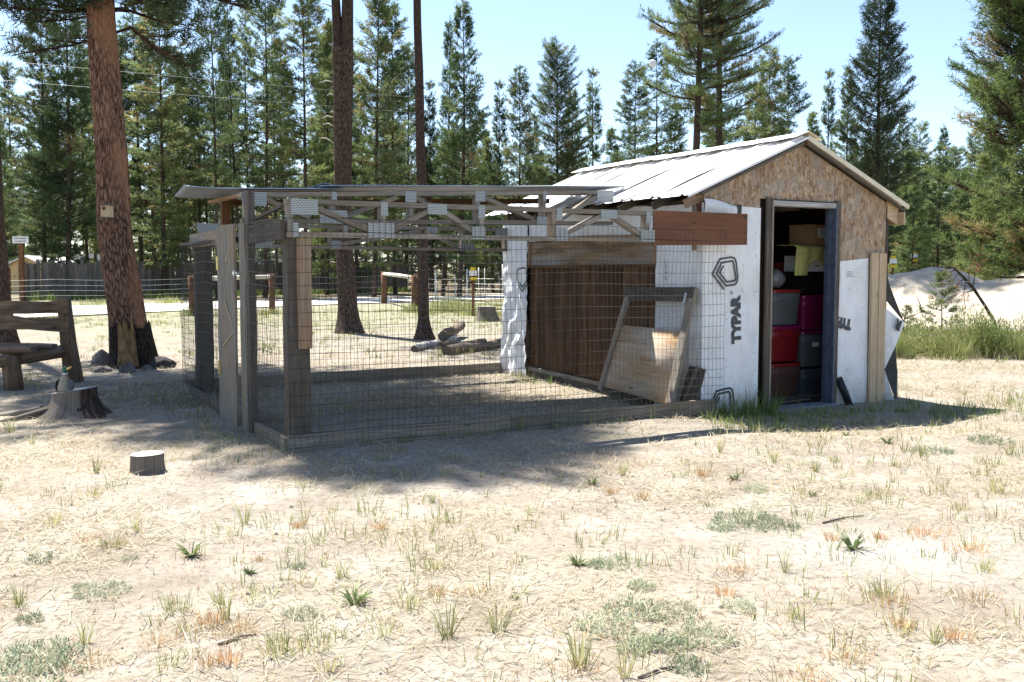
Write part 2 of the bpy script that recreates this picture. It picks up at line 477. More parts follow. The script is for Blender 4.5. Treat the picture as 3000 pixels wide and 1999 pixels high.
def tri_mesh(name, V, tint, mat, nper=3):
    """V: (N, nper, 3) separate faces; tint per face"""
    N = V.shape[0]; me = bpy.data.meshes.new(name)
    me.vertices.add(N * nper); me.vertices.foreach_set('co', V.astype(np.float32).ravel())
    me.loops.add(N * nper); me.loops.foreach_set('vertex_index', np.arange(N * nper, dtype=np.int32))
    me.polygons.add(N); me.polygons.foreach_set('loop_start', np.arange(0, N * nper, nper, dtype=np.int32))
    me.polygons.foreach_set('loop_total', np.full(N, nper, dtype=np.int32))
    at = me.attributes.new('tint', 'FLOAT', 'POINT')
    at.data.foreach_set('value', np.repeat(np.clip(tint, 0, 1), nper).astype(np.float32))
    for m in ([mat] if isinstance(mat, str) else mat): me.materials.append(MATS[m])
    me.update(calc_edges=True); me.validate()
    return me
def text_mesh(body, size, mat, extrude=.0012, bold=.0, align='CENTER'):
    cu = bpy.data.curves.new('txt', 'FONT'); cu.body = body; cu.size = size; cu.extrude = extrude; cu.offset = bold
    cu.align_x = align; cu.align_y = 'CENTER'; cu.resolution_u = 3
    o = bpy.data.objects.new('txt', cu); COL.objects.link(o)
    dg = bpy.context.evaluated_depsgraph_get(); dg.update()
    me = bpy.data.meshes.new_from_object(o.evaluated_get(dg)); me.name = 'lettering'
    bpy.data.objects.remove(o); bpy.data.curves.remove(cu)
    me.materials.clear(); me.materials.append(MATS[mat])
    return me

# ================================================================== THE SETTING
def ground_material():
    k = NT('ground_sand', .95, .1)
    P = k.coord('Object')
    big = k.noise(P, .35, 5, .6); mid = k.noise(P, 2.2, 5, .6); fin = k.noise(P, 22, 6, .7); vf = k.noise(P, 110, 3, .7)
    c = k.ramp(mid, [(.3, (.195, .17, .138)), (.5, (.275, .247, .208)), (.68, (.345, .315, .272))])
    c = k.mix(k.ramp(big, [(.45, (0, 0, 0)), (.62, (.4,) * 3)]), c, (.295, .25, .185))
    c = k.mix(k.ramp(fin, [(.36, (.75,) * 3), (.5, (0, 0, 0))]), c, (.12, .092, .062))
    c = k.mix(k.ramp(vf, [(.6, (0, 0, 0)), (.72, (.5,) * 3)]), c, (.47, .42, .34))
    dirt = k.noise(P, .8, 4, .65)
    c = k.mix(k.ramp(dirt, [(.5, (0, 0, 0)), (.66, (.6,) * 3)]), c, (.215, .18, .14))
    for (ax_, ay_, sx_, sy_, amt, cc) in ((-3.9, 11.2, .3, .27, .8, (.13, .1, .07)), (-1.2, 10.3, .42, .5, .6, (.2, .15, .095)), (-9.5, 15, .18, .2, .75, (.13, .1, .065))):  # duff and run soil, painted darker to deepen the tree shade there
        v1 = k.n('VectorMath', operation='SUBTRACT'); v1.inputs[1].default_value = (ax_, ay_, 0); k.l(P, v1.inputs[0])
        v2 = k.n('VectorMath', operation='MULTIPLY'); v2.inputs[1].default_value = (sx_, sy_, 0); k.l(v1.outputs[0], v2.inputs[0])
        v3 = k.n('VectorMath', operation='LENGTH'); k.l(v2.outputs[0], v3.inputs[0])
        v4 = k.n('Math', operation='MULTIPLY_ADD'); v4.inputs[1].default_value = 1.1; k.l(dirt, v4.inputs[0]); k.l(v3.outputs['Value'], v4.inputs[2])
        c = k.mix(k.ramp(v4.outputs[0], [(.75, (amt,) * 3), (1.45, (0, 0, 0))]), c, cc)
    # pale gravel patch
    sep = k.n('SeparateXYZ'); k.l(P, sep.inputs[0])
    gp = gnd(2600, 1620)
    vm = k.n('VectorMath', operation='SUBTRACT'); vm.inputs[1].default_value = (gp.x, gp.y, 0); k.l(P, vm.inputs[0])
    vs = k.n('VectorMath', operation='MULTIPLY'); vs.inputs[1].default_value = (.75, .95, 0); k.l(vm.outputs[0], vs.inputs[0])
    ln = k.n('VectorMath', operation='LENGTH'); k.l(vs.outputs[0], ln.inputs[0])
    jit = k.n('Math', operation='MULTIPLY_ADD'); jit.inputs[1].default_value = .9; k.l(mid, jit.inputs[0]); k.l(ln.outputs['Value'], jit.inputs[2])
    vor = k.n('TexVoronoi'); vor.inputs['Scale'].default_value = 75; k.l(P, vor.inputs['Vector'])
    gc = k.ramp(vor.outputs['Color'], [(.1, (.22, .215, .205)), (.5, (.33, .325, .31)), (.9, (.44, .43, .41))])
    gc = k.mix(k.ramp(vor.outputs['Distance'], [(.3, (0, 0, 0)), (.6, (.75,) * 3)]), gc, (.3, .27, .23))
    c = k.mix(k.ramp(jit.outputs[0], [(.6, (.75,) * 3), (1.25, (0, 0, 0))]), c, gc)
    # turf further back and dark duff under the forest
    y = sep.outputs['Y']
    yj = k.n('Math', operation='MULTIPLY_ADD'); yj.inputs[1].default_value = 14; k.l(big, yj.inputs[0]); k.l(y, yj.inputs[2])
    yd = k.n('Math', operation='DIVIDE'); yd.inputs[1].default_value = 120; k.l(yj.outputs[0], yd.inputs[0])
    g1 = k.ramp(yd.outputs[0], [(.2, (0, 0, 0)), (.3, (.45,) * 3), (.4, (.5,) * 3), (.46, (.3,) * 3)])
    c = k.mix(k.mix(1.0, g1, k.ramp(mid, [(.35, (.2,) * 3), (.65, (1, 1, 1))]), 'MULTIPLY'), c, (.15, .19, .06))
    g2 = k.ramp(yd.outputs[0], [(.4, (0, 0, 0)), (.5, (.9,) * 3)])
    c = k.mix(g2, c, (.14, .115, .07))
    h = k.mix(.5, fin, vf)
    k.bump(h, .75, .025)
    return k.col(c)
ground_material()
k = NT('road_gravel', .95, .1); P = k.coord('Object')
k.bump(k.noise(P, 30, 4), .4, .02)
k.col(k.ramp(k.noise(P, 3, 5), [(.3, (.44, .42, .39)), (.7, (.58, .56, .52))]))
k = NT('sand_pile', .95, .1); P = k.coord('Object')
k.bump(k.noise(P, 9, 6), .5, .05)
k.col(k.ramp(k.noise(P, 2.5, 6), [(.3, (.36, .31, .245)), (.6, (.47, .41, .335)), (.8, (.54, .48, .4))]))

def axis_lines(lo, hi, step, far):
    L = list(np.arange(lo, hi + 1e-6, step)); a = lo; b = hi; s = step
    left, right = [], []
    while b < far or a > -far:
        s *= 1.35; a -= s; b += s; left.append(a); right.append(b)
    return left[::-1] + L + right
xs = axis_lines(-7.5, 8.0, .12, 420); ys = [y for y in axis_lines(1.5, 15.5, .12, 520) if y > -60]
gm = MB(); nx = len(xs)
gm.v = [(x, y, gz(x, y)) for y in ys for x in xs]
for j in range(len(ys) - 1):
    for i in range(nx - 1):
        a = j * nx + i; gm.f.append((a, a + 1, a + nx + 1, a + nx))
me = bpy.data.meshes.new('ground'); me.from_pydata(gm.v, [], gm.f)
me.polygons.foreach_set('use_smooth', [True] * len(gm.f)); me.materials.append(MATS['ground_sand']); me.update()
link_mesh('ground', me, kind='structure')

# gravel road crossing behind the yard
near = [(-900, 1010), (-300, 952), (60, 934), (350, 921), (700, 905), (1050, 891), (1480, 878), (2100, 862), (2900, 848)]
far = [(-900, 948), (-300, 914), (60, 903), (350, 894), (700, 883), (1050, 873), (1480, 866), (2100, 853), (2900, 842)]
rd = MB()
def road_pt(u, v):
    t = v * (len(near) - 1); i = min(int(t), len(near) - 2); f = t - i
    a = gnd(*near[i]).lerp(gnd(*near[i + 1]), f); b = gnd(*far[i]).lerp(gnd(*far[i + 1]), f)
    p = a.lerp(b, u); p.z = gz(p.x, p.y) * .3 + .045 - .02 * abs(u - .5)
    return p
rd.grid(road_pt, 6, 64); rd.build('road', 'road_gravel', kind='structure')

# two spoil heaps of pale sand
def mound(cx, cy, rx, ry, h, seed, label):
    m = MB()
    def fn(u, v):
        x = (u - .5) * 2; y = (v - .5) * 2; r = math.hypot(x, y)
        z = h * max(0, 1 - r ** 1.5) ** .85
        z += max(0, 1 - r) * .16 * h * mnoise.noise((x * 2.2 + seed, y * 2.2, 0)) + .05 * max(0, 1 - r) * mnoise.noise((x * 8, y * 8, seed))
        return (cx + x * rx, cy + y * ry, z - .05)
    m.grid(fn, 40, 30); o = m.build('sand_mound', 'sand_pile', org=(cx, cy, 0), kind='structure')
    o['label'] = label
p = at_depth(2712, 812, 27); mound(p.x, 27, 3.1, 3.6, p.z + .3, 3, 'pointed heap of pale sand behind the wire fence')
p = at_depth(2960, 830, 25); mound(p.x + .6, 25, 3.6, 3.4, p.z + .3, 9, 'long flat-topped heap of pale sand behind the weeds')
p = at_depth(2840, 880, 27); mound(p.x, 28, 3.2, 2.6, .75, 5, 'low sandy saddle between the two heaps')

# ================================================================== THE SHED
W, DEP, RIDGE_A, RIDGE_Z, SLOPE = 2.70, 4.10, 1.325, 2.84, .42
BASE = -.14
def zr(a): return RIDGE_Z - SLOPE * abs(a - RIDGE_A)
shed = thing('storage_shed', 'small unfinished shed with white ribbed metal roof, bare chipboard gable and open doorway', 'shed', (W / 2, DEP / 2, 0), ANG)
def sp(mb, name, mat, parent=shed, **kw): return mb.build(name, mat, parent, **kw)
UND = .07
DL, DR, DT = .915, 1.845, 2.135             # door opening
# gable chipboard, three sheets with open joints
sp(MB().prism([(0.0, BASE), (.756, BASE), (.756, zr(.756) - UND), (0.0, zr(0) - UND)], 0, .012), 'chipboard_sheet', 'osb')
sp(MB().prism([(.762, 2.17), (1.855, 2.17), (1.855, zr(1.855) - UND), (RIDGE_A, zr(RIDGE_A) - UND), (.762, zr(.762) - UND)], .002, .014), 'chipboard_sheet', 'osb')
sp(MB().prism([(1.861, BASE), (W, BASE), (W, zr(W) - UND), (1.861, zr(1.861) - UND)], 0, .012), 'chipboard_sheet', 'osb')
# inner walls, back gable, floor
sp(MB().prism([(0, BASE), (W, BASE), (W, zr(W) - UND), (RIDGE_A, zr(RIDGE_A) - UND), (0, zr(0) - UND)], DEP - .02, DEP), 'back_wall', 'osb')
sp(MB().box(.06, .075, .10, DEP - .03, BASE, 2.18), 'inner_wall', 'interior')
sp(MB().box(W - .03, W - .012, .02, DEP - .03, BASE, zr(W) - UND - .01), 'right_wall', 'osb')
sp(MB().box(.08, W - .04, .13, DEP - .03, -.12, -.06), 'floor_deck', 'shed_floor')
sp(MB().box(W - .06, W - .035, .02, DEP - .04, BASE, zr(W) - UND - .02), 'shade_lining', 'interior')  # near-black panels added over the walls to keep the doorway dark
sp(MB().box(.08, W - .07, DEP - .06, DEP - .03, BASE, 2.25), 'shade_lining', 'interior')
sp(MB().box(.08, DL - .03, .05, .075, BASE, 2.3).box(DR + .04, W - .07, .05, .075, BASE, 2.3).box(DL - .03, DR + .04, .05, .075, DT + .06, 2.35), 'shade_lining', 'interior')
for sd_ in (-1, 1):
    e_ = RIDGE_A + sd_ * (1.45 if sd_ < 0 else 1.5)
    sp(MB().bar((RIDGE_A, DEP / 2 + .02, RIDGE_Z - .035), (e_, DEP / 2 + .02, zr(e_) - .035), DEP + .02, .012), 'roof_shade_liner', 'wood_dark')  # added dark liner hiding the pale sheet undersides, to darken the inside
# loose slats on the floor just inside
for i in range(3):
    sp(MB().bar((.95, .2 + .11 * i, -.045 + .002 * i), (1.8, .26 + .10 * i, -.035), .07, .02), 'floor_slat', 'wood_dark')
# studs and rafters
for b in (.55, 1.15, 1.75, 2.35, 2.95, 3.55):
    sp(MB().bar((-.22, b, zr(-.22) - .10), (RIDGE_A, b, RIDGE_Z - .10), .04, .085), 'rafter', 'wood_dark')
    sp(MB().bar((RIDGE_A, b, RIDGE_Z - .102), (W + .20, b, zr(W + .2) - .102), .04, .085), 'rafter', 'wood_dark')
sp(MB().bar((-.22, .03, zr(-.22) - .11), (.0, .03, zr(0) - .11), .04, .09), 'rafter', 'wood_orange')
# door frame
for a0, a1, nm in ((DL - .085, DL - .02, 'door_trim'), (DR + .02, DR + .085, 'door_trim')):
    sp(MB().box(a0, a1, -.032, -.003, BASE, DT + .05, seg=6, jit=.002), nm, 'wood_dark')
sp(MB().box(DL - .02, DL, -.045, .105, BASE, DT + .02), 'door_jamb', 'wood_grey')
sp(MB().box(DR, DR + .02, -.045, .115, BASE, DT + .02), 'door_jamb', 'paint_blue')
sp(MB().box(DR - .018, DR - .001, .03, .07, -.06, DT), 'door_stop', 'paint_blue')
sp(MB().box(DL + .001, DR - .001, -.04, .105, DT - .035, DT + .018), 'door_head', 'wood_bleached')
sp(MB().box(DL - .02, DR + .02, -.03, -.004, DT + .022, DT + .032), 'drip_flashing', 'black_plastic')
sp(MB().box(DL + .001, DR + .06, -.06, .12, -.135, -.058), 'door_sill', 'paint_sill')
# house wrap, front left
def wavy(fn, amp, seed):
    def g(u, v):
        p = Vector(fn(u, v)); e = min(1, 6 * min(u, 1 - u) + .15)
        return p + Vector((0, -1, 0)) * (amp * e * (.5 + mnoise.noise((u * 2.3 + seed, v * 4.1, seed)) + .4 * mnoise.noise((u * 6 + seed, v * 9, 2.2))))
    return g
def lerp4(c00, c10, c01, c11):
    c00, c10, c01, c11 = map(Vector, (c00, c10, c01, c11))
    return lambda u, v: c00.lerp(c10, u).lerp(c01.lerp(c11, u), v)
wl = sp(MB().grid(wavy(lerp4((-.008, -.006, BASE), (.765, -.006, BASE), (-.03, -.006, 2.09), (.765, -.006, 2.07)), .006, 1.3), 24, 40, su=.77, sv=2.2), 'house_wrap_sheet', 'house_wrap')
sp(MB().grid(lambda u, v: (-.045 + u * .44 , -.02 - .05 * math.sin(v * 2.6) * (1 - .4 * u) - .006, 1.97 + v * (.165 - .05 * u) + .012 * math.sin(u * 5)), 14, 8, su=.4, sv=.2), 'house_wrap_fold', 'house_wrap')
sp(MB().grid(lambda u, v: (.40 + u * .085, -.013 - .01 * math.sin(v * 3), 1.985 + v * (.095 + .02 * u)), 5, 4), 'torn_wrap_strip', 'wrap_dark')
# staples as one small scatter
st = MB()
for i in range(40):
    a = random.choice((.1, .3, .52, .7)) + random.uniform(-.02, .02); z = random.uniform(.1, 1.9)
    st.box(a, a + .009, -.0185, -.0125, z, z + .0045)
for i in range(22):
    a = random.choice((2.08, 2.32)) + random.uniform(-.02, .02); z = random.uniform(.05, 1.45)
    st.box(a, a + .009, -.0185, -.0125, z, z + .0045)
sp(st, 'staples', 'print_ink_dark', kind='stuff')
# house wrap, front right
wr = sp(MB().grid(wavy(lerp4((1.925, -.006, BASE), (2.455, -.006, BASE), (1.95, -.006, 1.52), (2.415, -.006, 1.56)), .006, 5.1), 18, 32, su=.5, sv=1.6), 'house_wrap_sheet', 'house_wrap')
# printed marks
OFF = -.0165
def zpx(pts, x0, y0, k): return [(lambda q: (q.x, q.z))(pb(x0 + x / k, y0 + y / k, OFF)) for x, y in pts]
K5 = 3.133
outer = [(132, 402), (25, 262), (95, 122), (198, 106), (226, 116), (240, 145), (257, 285), (252, 330), (232, 357), (150, 369), (62, 258), (107, 158), (203, 141), (215, 150), (238, 292), (236, 312), (222, 324), (156, 334), (92, 248), (125, 184)]
lg = MB().ribbon(zpx(outer, 2080, 720, K5), .019, OFF)
sp(lg, 'printed_emblem', 'print_ink', wl)
low = [(6, 1468), (62, 1335), (180, 1306), (205, 1322), (212, 1350), (222, 1470)]
low2 = [(28, 1468), (78, 1362), (172, 1340), (184, 1352), (190, 1470)]
low3 = [(55, 1465), (92, 1388)]
lo = MB()
for pts in (low, low2, low3): lo.ribbon(zpx(pts, 2080, 720, K5), .019, OFF)
sp(lo, 'printed_emblem', 'print_ink_dark', wl)
def text_on(body, size, mat, cx, cz, off, rotdeg, parent, bold, name='lettering', sx=1.0):
    me = text_mesh(body, size, mat, .0004, bold)
    c, s = math.cos(math.radians(rotdeg)), math.sin(math.radians(rotdeg)); o = ORG[parent.name]
    for v in me.vertices:
        x, y, z = v.co.x * sx, v.co.y, v.co.z
        v.co = Vector((cx + x * c - y * s, off - z, cz + x * s + y * c)) - o
    return link_mesh(name, me, parent)
q = pb(2158, 938, OFF)
text_on('TYPAR', .158, 'print_ink', q.x, q.z, OFF, 92.5, wl, .0125, sx=1.0)
q = pb(2145, 858, OFF); text_on('®', .05, 'print_ink', q.x, q.z, OFF, 92, wl, 0)
q = pb(2470, 943, OFF); text_on('TYPA', .15, 'print_ink', 2.005, q.z - .008, OFF, 169, wr, .0125, sx=.82)
q = pb(2492, 797, OFF)
for i, (t, wd) in enumerate((('________', .03), ('wwwwwwww', .018), ('ww w ww', .018), ('w www', .018), ('wwww wwww', .018))):
    if i: continue
    for j in range(4): 
        m = MB(); zz = q.z - .018 * j
        for kx in range(7 - j % 3): m.box(q.x - .055 + kx * .016, q.x - .055 + kx * .016 + .010, OFF, OFF + .001, zz, zz + (.003 if j == 0 else .006))
        sp(m, 'printed_note', 'print_ink', wr)
# left wall (plane a = 0)
sp(MB().grid(lambda u, v: (-.012 - .012 * (.5 + mnoise.noise((u * 2.2, v * 4, 4))) - .02 * (v < .3) * mnoise.noise((u * 5, v * 14, 1)), -.02 + .775 * u, BASE + v * 2.24), 14, 36, su=.77, sv=2.2), 'house_wrap_sheet', 'house_wrap')
def strip(u, v):
    b = 3.47 + u * (.66 + .02 * math.sin(v * 9)); z = -.02 + v * 2.1
    k = (1 - v) ** 1.2
    a = -.03 - .055 * k * (.6 + mnoise.noise((u * 3.2, v * 6, 9))) - .04 * k * mnoise.noise((u * 7, v * 15, 2)) - .012 * mnoise.noise((u * 9, v * 30, 5))
    return (a, b + .03 * k * mnoise.noise((v * 7, 1, 2)), z)
w3 = sp(MB().grid(strip, 26, 70, su=.66, sv=2.1), 'house_wrap_sheet', 'house_wrap')
sp(MB().grid(lambda u, v: (-.014 - .01 * mnoise.noise((u * 8, v * 3, 3)), .76 + u * 2.7, 1.80 + v * (.30 + .03 * math.sin(u * 11))), 30, 5, su=2.7, sv=.3), 'house_wrap_sheet', 'house_wrap')
# emblem and marks on the side sheets: thin printed strips laid on the cloth
def side_ribbon(pts, w, a, parent, mat, name):
    m = MB().ribbon([(p[0], p[1]) for p in pts], w, 0)
    m.v = [(a, v[0], v[2]) for v in m.v]
    m.f = [f[::-1] for f in m.f]
    return sp(m, name, mat, parent)
K6 = 2.8
def sidepx(pts, a=-.055):
    r = []
    for x, y in pts:
        q = pa(1442 + x / K6, 700 + y / K6, a); r.append((q.y, q.z))
    return r
side_ribbon(sidepx([(204, 345), (202, 270), (215, 247), (262, 236), (276, 246), (284, 335), (246, 398), (210, 348)]), .017, -.055, w3, 'print_ink_dark', 'printed_emblem')
side_ribbon(sidepx([(205, 372), (246, 432), (292, 358)]), .017, -.055, w3, 'print_ink_dark', 'printed_emblem')
for i in range(3):
    side_ribbon(sidepx([(196, 846 + 12 * i), (222 + 9 * i, 840 + 12 * i)], -.075), .005, -.075, w3, 'print_ink', 'printed_note')
note = MB()
for i in range(9):
    b, z = pa(1950, 760, -.026).y, 1.5 - i * .022
    note.box(-.0305, -.0285, b - .01 * (i % 3), b + .006, z, z + .012)
sp(note, 'printed_note', 'print_ink')
# cedar planks
b = .765; i = 0
plank_o = []
while b < 3.44:
    w = random.uniform(.13, .2); w = min(w, 3.46 - b)
    zt = 1.455; z0 = .145 + random.uniform(-.01, .01) - .06 * (3.4 - b) / 2.7
    o = sp(MB().box(.012 + random.uniform(-.006, .006), .032, b, b + w - .008, z0, zt, seg=3, jit=.002), 'plank', 'wood_cedar'); plank_o.append(o)
    b += w
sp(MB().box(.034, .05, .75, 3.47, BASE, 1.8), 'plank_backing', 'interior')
sp(MB().bar((-.012, .74, .055), (-.012, 3.47, .125), .035, .05), 'bottom_rail', 'wood_grey')
sp(MB().bar((.0, .74, -.02), (.0, 3.47, .045), .03, .10), 'bottom_rail', 'wood_dark')
# boarded-up window above the planks
hd = sp(MB().box(.0, .014, .80, 3.43, 1.49, 1.79), 'header_board', 'wood_ply')
sp(MB().box(-.025, .02, .745, .80, 1.46, 1.80), 'header_frame', 'wood_orange')
sp(MB().box(-.025, .02, 3.43, 3.485, 1.46, 1.80), 'header_frame', 'wood_orange')
sp(MB().box(-.035, .02, .745, 3.485, 1.455, 1.488), 'header_frame', 'wood_cedar')
sp(MB().bar((-.04, .85, 1.80), (-.03, 3.42, 1.83), .05, .035, seg=5, jit=.006), 'loose_batten', 'wood_orange')
# studs seen in the open eave
sp(MB().box(.012, .05, .02, DEP - .03, 2.10, 2.145), 'wall_plate', 'wood_dark')
for b in (.1, .62, 1.2, 1.75, 2.3, 2.9, 3.5, 4.0):
    sp(MB().box(.012, .05, b, b + .038, 2.147, zr(0) - .14), 'eave_block', 'wood_cedar')
sp(MB().box(-.10, -.06, .03, .065, 1.62, zr(-.1) - .05), 'eave_prop', 'wood_grey')
sp(MB().prism([(-.06, 2.02), (.02, 1.97), (.03, 2.2), (-.1, 2.19)], .012, .03), 'broken_board', 'wood_red')
# corner post, right
sp(MB().box(W + .002, W + .035, -.01, .05, BASE, 2.16), 'corner_board', 'wood_dark')
sp(MB().bar((W + .20, -.09, zr(W + .2) - .16), (W + .20, DEP + .1, zr(W + .2) - .16), .025, .14), 'fascia_board', 'wood_new')
sp(MB().prism([(W + .005, 2.02), (W + .185, 1.95), (W + .185, 2.14), (W + .005, 2.21)], -.012, .008), 'soffit_return', 'wood_new')
# roof: ribbed sheets
RIB = [(0, 0), (.03, 0), (.05, .02), (.075, .02), (.095, 0), (.235, .002), (.245, 0), (.36, 0)]
def roof_sheet(side, b0, b1, lift, slump=0.0):
    m = MB(); prof = []
    b = b0
    while b < b1 - .01:
        for db, h in RIB[:-1]:
            if b + db < b1: prof.append((b + db, h))
        b += RIB[-1][0]
    prof.append((b1, 0.0))
    n = 12
    rows = []
    for i in range(n + 1):
        t = i / n
        a = RIDGE_A + side * (.02 + t * (1.605 + slump))
        rows.append((a, zr(a) + lift))
    base = len(m.v)
    for a, z in rows:
        for bb, h in prof: m.v.append((a, bb, z + h + .004 * mnoise.noise((a * 2, bb * 1.5, 1))))
    k = len(prof)
    for i in range(n):
        for j in range(k - 1):
            q = (base + i * k + j, base + i * k + j + 1, base + (i + 1) * k + j + 1, base + (i + 1) * k + j)
            m.face(q if side > 0 else q[::-1])
    # rolled edge so that the sheet has body
    return m
nb = 8; wd = (DEP + .22) / nb
for i in range(nb):
    for side in (-1, 1):
        b0_ = -.10 + i * wd - (.05 if i else 0)
        ms = roof_sheet(side, b0_, -.10 + (i + 1) * wd, .004 * (i % 2), random.uniform(-.012, .02))
        if i:
            nv_ = []
            for (vx, vy, vz) in ms.v:
                e_ = max(0, 1 - (vy - b0_) / .16)
                nv_.append((vx, vy, vz + e_ * (.008 + .026 * max(0, mnoise.noise((vx * 1.6, i * 3.7, side)) + .2))))
            ms.v = nv_
        o = sp(ms, 'roof_sheet', 'roof_metal' if side < 0 else 'roof_cream')
        md = o.modifiers.new('t', 'SOLIDIFY'); md.thickness = .003; md.offset = -1
# ridge cap in two lengths
for b0, b1, dz in ((-.12, 2.3, .0), (2.27, DEP + .12, .012)):
    for side in (-1, 1):
        m = MB()
        m.grid(lambda u, v: (RIDGE_A + side * u * .20, b0 + v * (b1 - b0), RIDGE_Z + .052 + dz - SLOPE * .92 * u * .2 + .003 * math.sin(v * 40) * u), 3, 24)
        if side < 0: m.f = [f[::-1] for f in m.f]
        o = sp(m, 'ridge_cap', 'roof_metal' if side < 0 else 'roof_cream')
        md = o.modifiers.new('t', 'SOLIDIFY'); md.thickness = .003
sp(MB().bar((RIDGE_A, -.11, RIDGE_Z - .05), (RIDGE_A, DEP, RIDGE_Z - .05), .03, .09), 'ridge_board', 'wood_cedar')
# barge edges on the gable
for side, mt in ((-1, 'roof_metal'), (1, 'roof_cream')):
    e = RIDGE_A + side * 1.62
    sp(MB().bar((RIDGE_A, -.107, RIDGE_Z - .015), (e, -.107, zr(e) - .015), .012, .022 if side < 0 else .05), 'barge_edge', mt)
sp(MB().bar((RIDGE_A, -.07, RIDGE_Z - .062), (-.1, -.07, zr(-.1) - .062), .03, .03), 'barge_rafter', 'wood_dark')
sp(MB().bar((RIDGE_A, -.07, RIDGE_Z - .065), (W + .2, -.07, zr(W + .2) - .065), .03, .025), 'barge_rafter', 'wood_dark')
# torn wrap flap hanging off the right corner
flap = MB()
P = [Vector(v) for v in ((2.655, -.03, 1.56), (2.665, -.035, 1.10), (2.70, -.07, 1.26), (2.91, -.12, .82), (2.67, -.04, .93), (2.79, -.10, .55), (2.70, -.03, .28), (2.845, -.10, .25), (2.86, -.10, -.07), (2.79, -.12, -.07), (2.71, -.03, -.08))]
flap.v = [tuple(p) for p in P]
for f in ((0, 1, 3, 2), (5, 6, 7), (7, 6, 9, 8)): flap.face(f)
sp(flap, 'torn_wrap_flap', 'wrap_dark')
fw = MB(); o = Vector((0, -.006, 0))
fw.v = [tuple(p + o) for p in (P[1] + Vector((0, 0, -.1)), P[3], P[5], P[6], P[4], P[10], P[9] + Vector((-.02, 0, 0)))]
fw.face((0, 4, 2, 1)); fw.face((4, 3, 2)); fw.face((3, 5, 6))
fo = sp(fw, 'torn_wrap_flap', 'house_wrap')
text_on('R', .16, 'print_ink_dark', 2.805, .80, -.125, 158, fo, .009)

# things stored in the shed -------------------------------------------------
FB = .60
def tote(x0, x1, y0, y1, body, lid, label, dep=.42, fb=FB, handle=True, tag=None):
    p0 = pb(x0, y1, fb); p1 = pb(x1, y0, fb); a0, a1 = p0.x, p1.x; z0, z1 = p0.z, p1.z
    cx, cy = (a0 + a1) / 2, fb + dep / 2; w = a1 - a0; h = z1 - z0
    t = thing('storage_tote', label, 'tote', (cx, cy, z0), ANG)
    m = MB()
    def ring(k, z, r=.05):
        pts = []
        for sx, sy in ((1, -1), (1, 1), (-1, 1), (-1, -1)):
            for j in range(4):
                ang = math.atan2(sy, sx) + (j - 1.5) * math.pi / 6
                pts.append((cx + sx * (w / 2 * k - r) + r * math.cos(ang), cy + sy * (dep / 2 * k - r) + r * math.sin(ang), z))
        return pts
    rings = [ring(.86, z0 + .002), ring(.88, z0 + .02), ring(.945, z0 + h * .66), ring(.965, z0 + h * .68), ring(.97, z1 - .04)]
    n = 16
    for r in rings: m.v += r
    for i in range(len(rings) - 1):
        for j in range(n):
            a, b = i * n + j, i * n + (j + 1) % n
            m.face((a, b, b + n, a + n), smooth=True)
    m.face(list(range(n))[::-1]); m.face(list(range((len(rings) - 1) * n, len(rings) * n)))
    m.build('body', body, t)
    l = MB(); rr = [ring(1.0, z1 - .038), ring(1.0, z1 - .012), ring(.97, z1), ring(.9, z1), ring(.88, z1 - .008)]
    for r in rr: l.v += r
    for i in range(len(rr) - 1):
        for j in range(n):
            a, b = i * n + j, i * n + (j + 1) % n
            l.face((a, b, b + n, a + n), smooth=False)
    l.face(list(range(n))[::-1]); l.face(list(range((len(rr) - 1) * n, len(rr) * n)))
    l.build('lid', lid, t)
    if handle:
        hm = MB().prism([(cx - w * .2, z1 - .10), (cx - w * .14, z1 - .135), (cx + w * .14, z1 - .135), (cx + w * .2, z1 - .10), (cx + w * .2, z1 - .05), (cx - w * .2, z1 - .05)], fb - .002, fb + .03)
        hm.build('handle', body, t)
    if tag:
        MB().box(cx + w * tag - .06, cx + w * tag + .05, fb + .004, fb + .008, z1 - .19, z1 - .10).build('paper_label', 'paper_white', t)
    return t
tote(2256, 2352, 1062, 1170, 'tote_brown', 'tote_lid_red', 'dark brown tote on the shed floor, bottom of the middle stack')
tote(2350, 2425, 1078, 1178, 'tote_slate', 'tote_slate', 'slate blue tote on the shed floor beside the brown one')
tote(2258, 2352, 953, 1064, 'tote_red', 'tote_pink', 'bright red tote with crimson lid, middle of its stack')
tote(2350, 2424, 968, 1078, 'tote_grey', 'tote_pink', 'grey tote with a paper label and dark pink lid', tag=.05)
tote(2263, 2352, 848, 955, 'tote_grey', 'tote_lid_red', 'grey tote with red lid on top of the bright red tote')
tote(2353, 2424, 864, 970, 'tote_pink', 'tote_pink', 'magenta tote under the black crate')
tote(2196, 2253, 852, 955, 'tote_red', 'tote_lid_red', 'red tote half hidden by the door frame, topmost of its stack')
tote(2196, 2253, 955, 1062, 'tote_red', 'tote_pink', 'red tote half hidden by the door frame, between two others')
tote(2196, 2253, 1062, 1170, 'tote_red', 'tote_lid_red', 'red tote half hidden by the door frame, on the floor')
def sbox(name, x0, x1, y0, y1, dep, mat, label, cat, fb=FB + .02, parts=None):
    p0 = pb(x0, y1, fb); p1 = pb(x1, y0, fb)
    t = thing(name, label, cat, ((p0.x + p1.x) / 2, fb + dep / 2, p0.z), ANG)
    MB().box(p0.x, p1.x, fb, fb + dep, p0.z, p1.z).build('carton' if 'box' in name else 'body', mat, t)
    if parts: parts(t, p0, p1, fb)
    return t
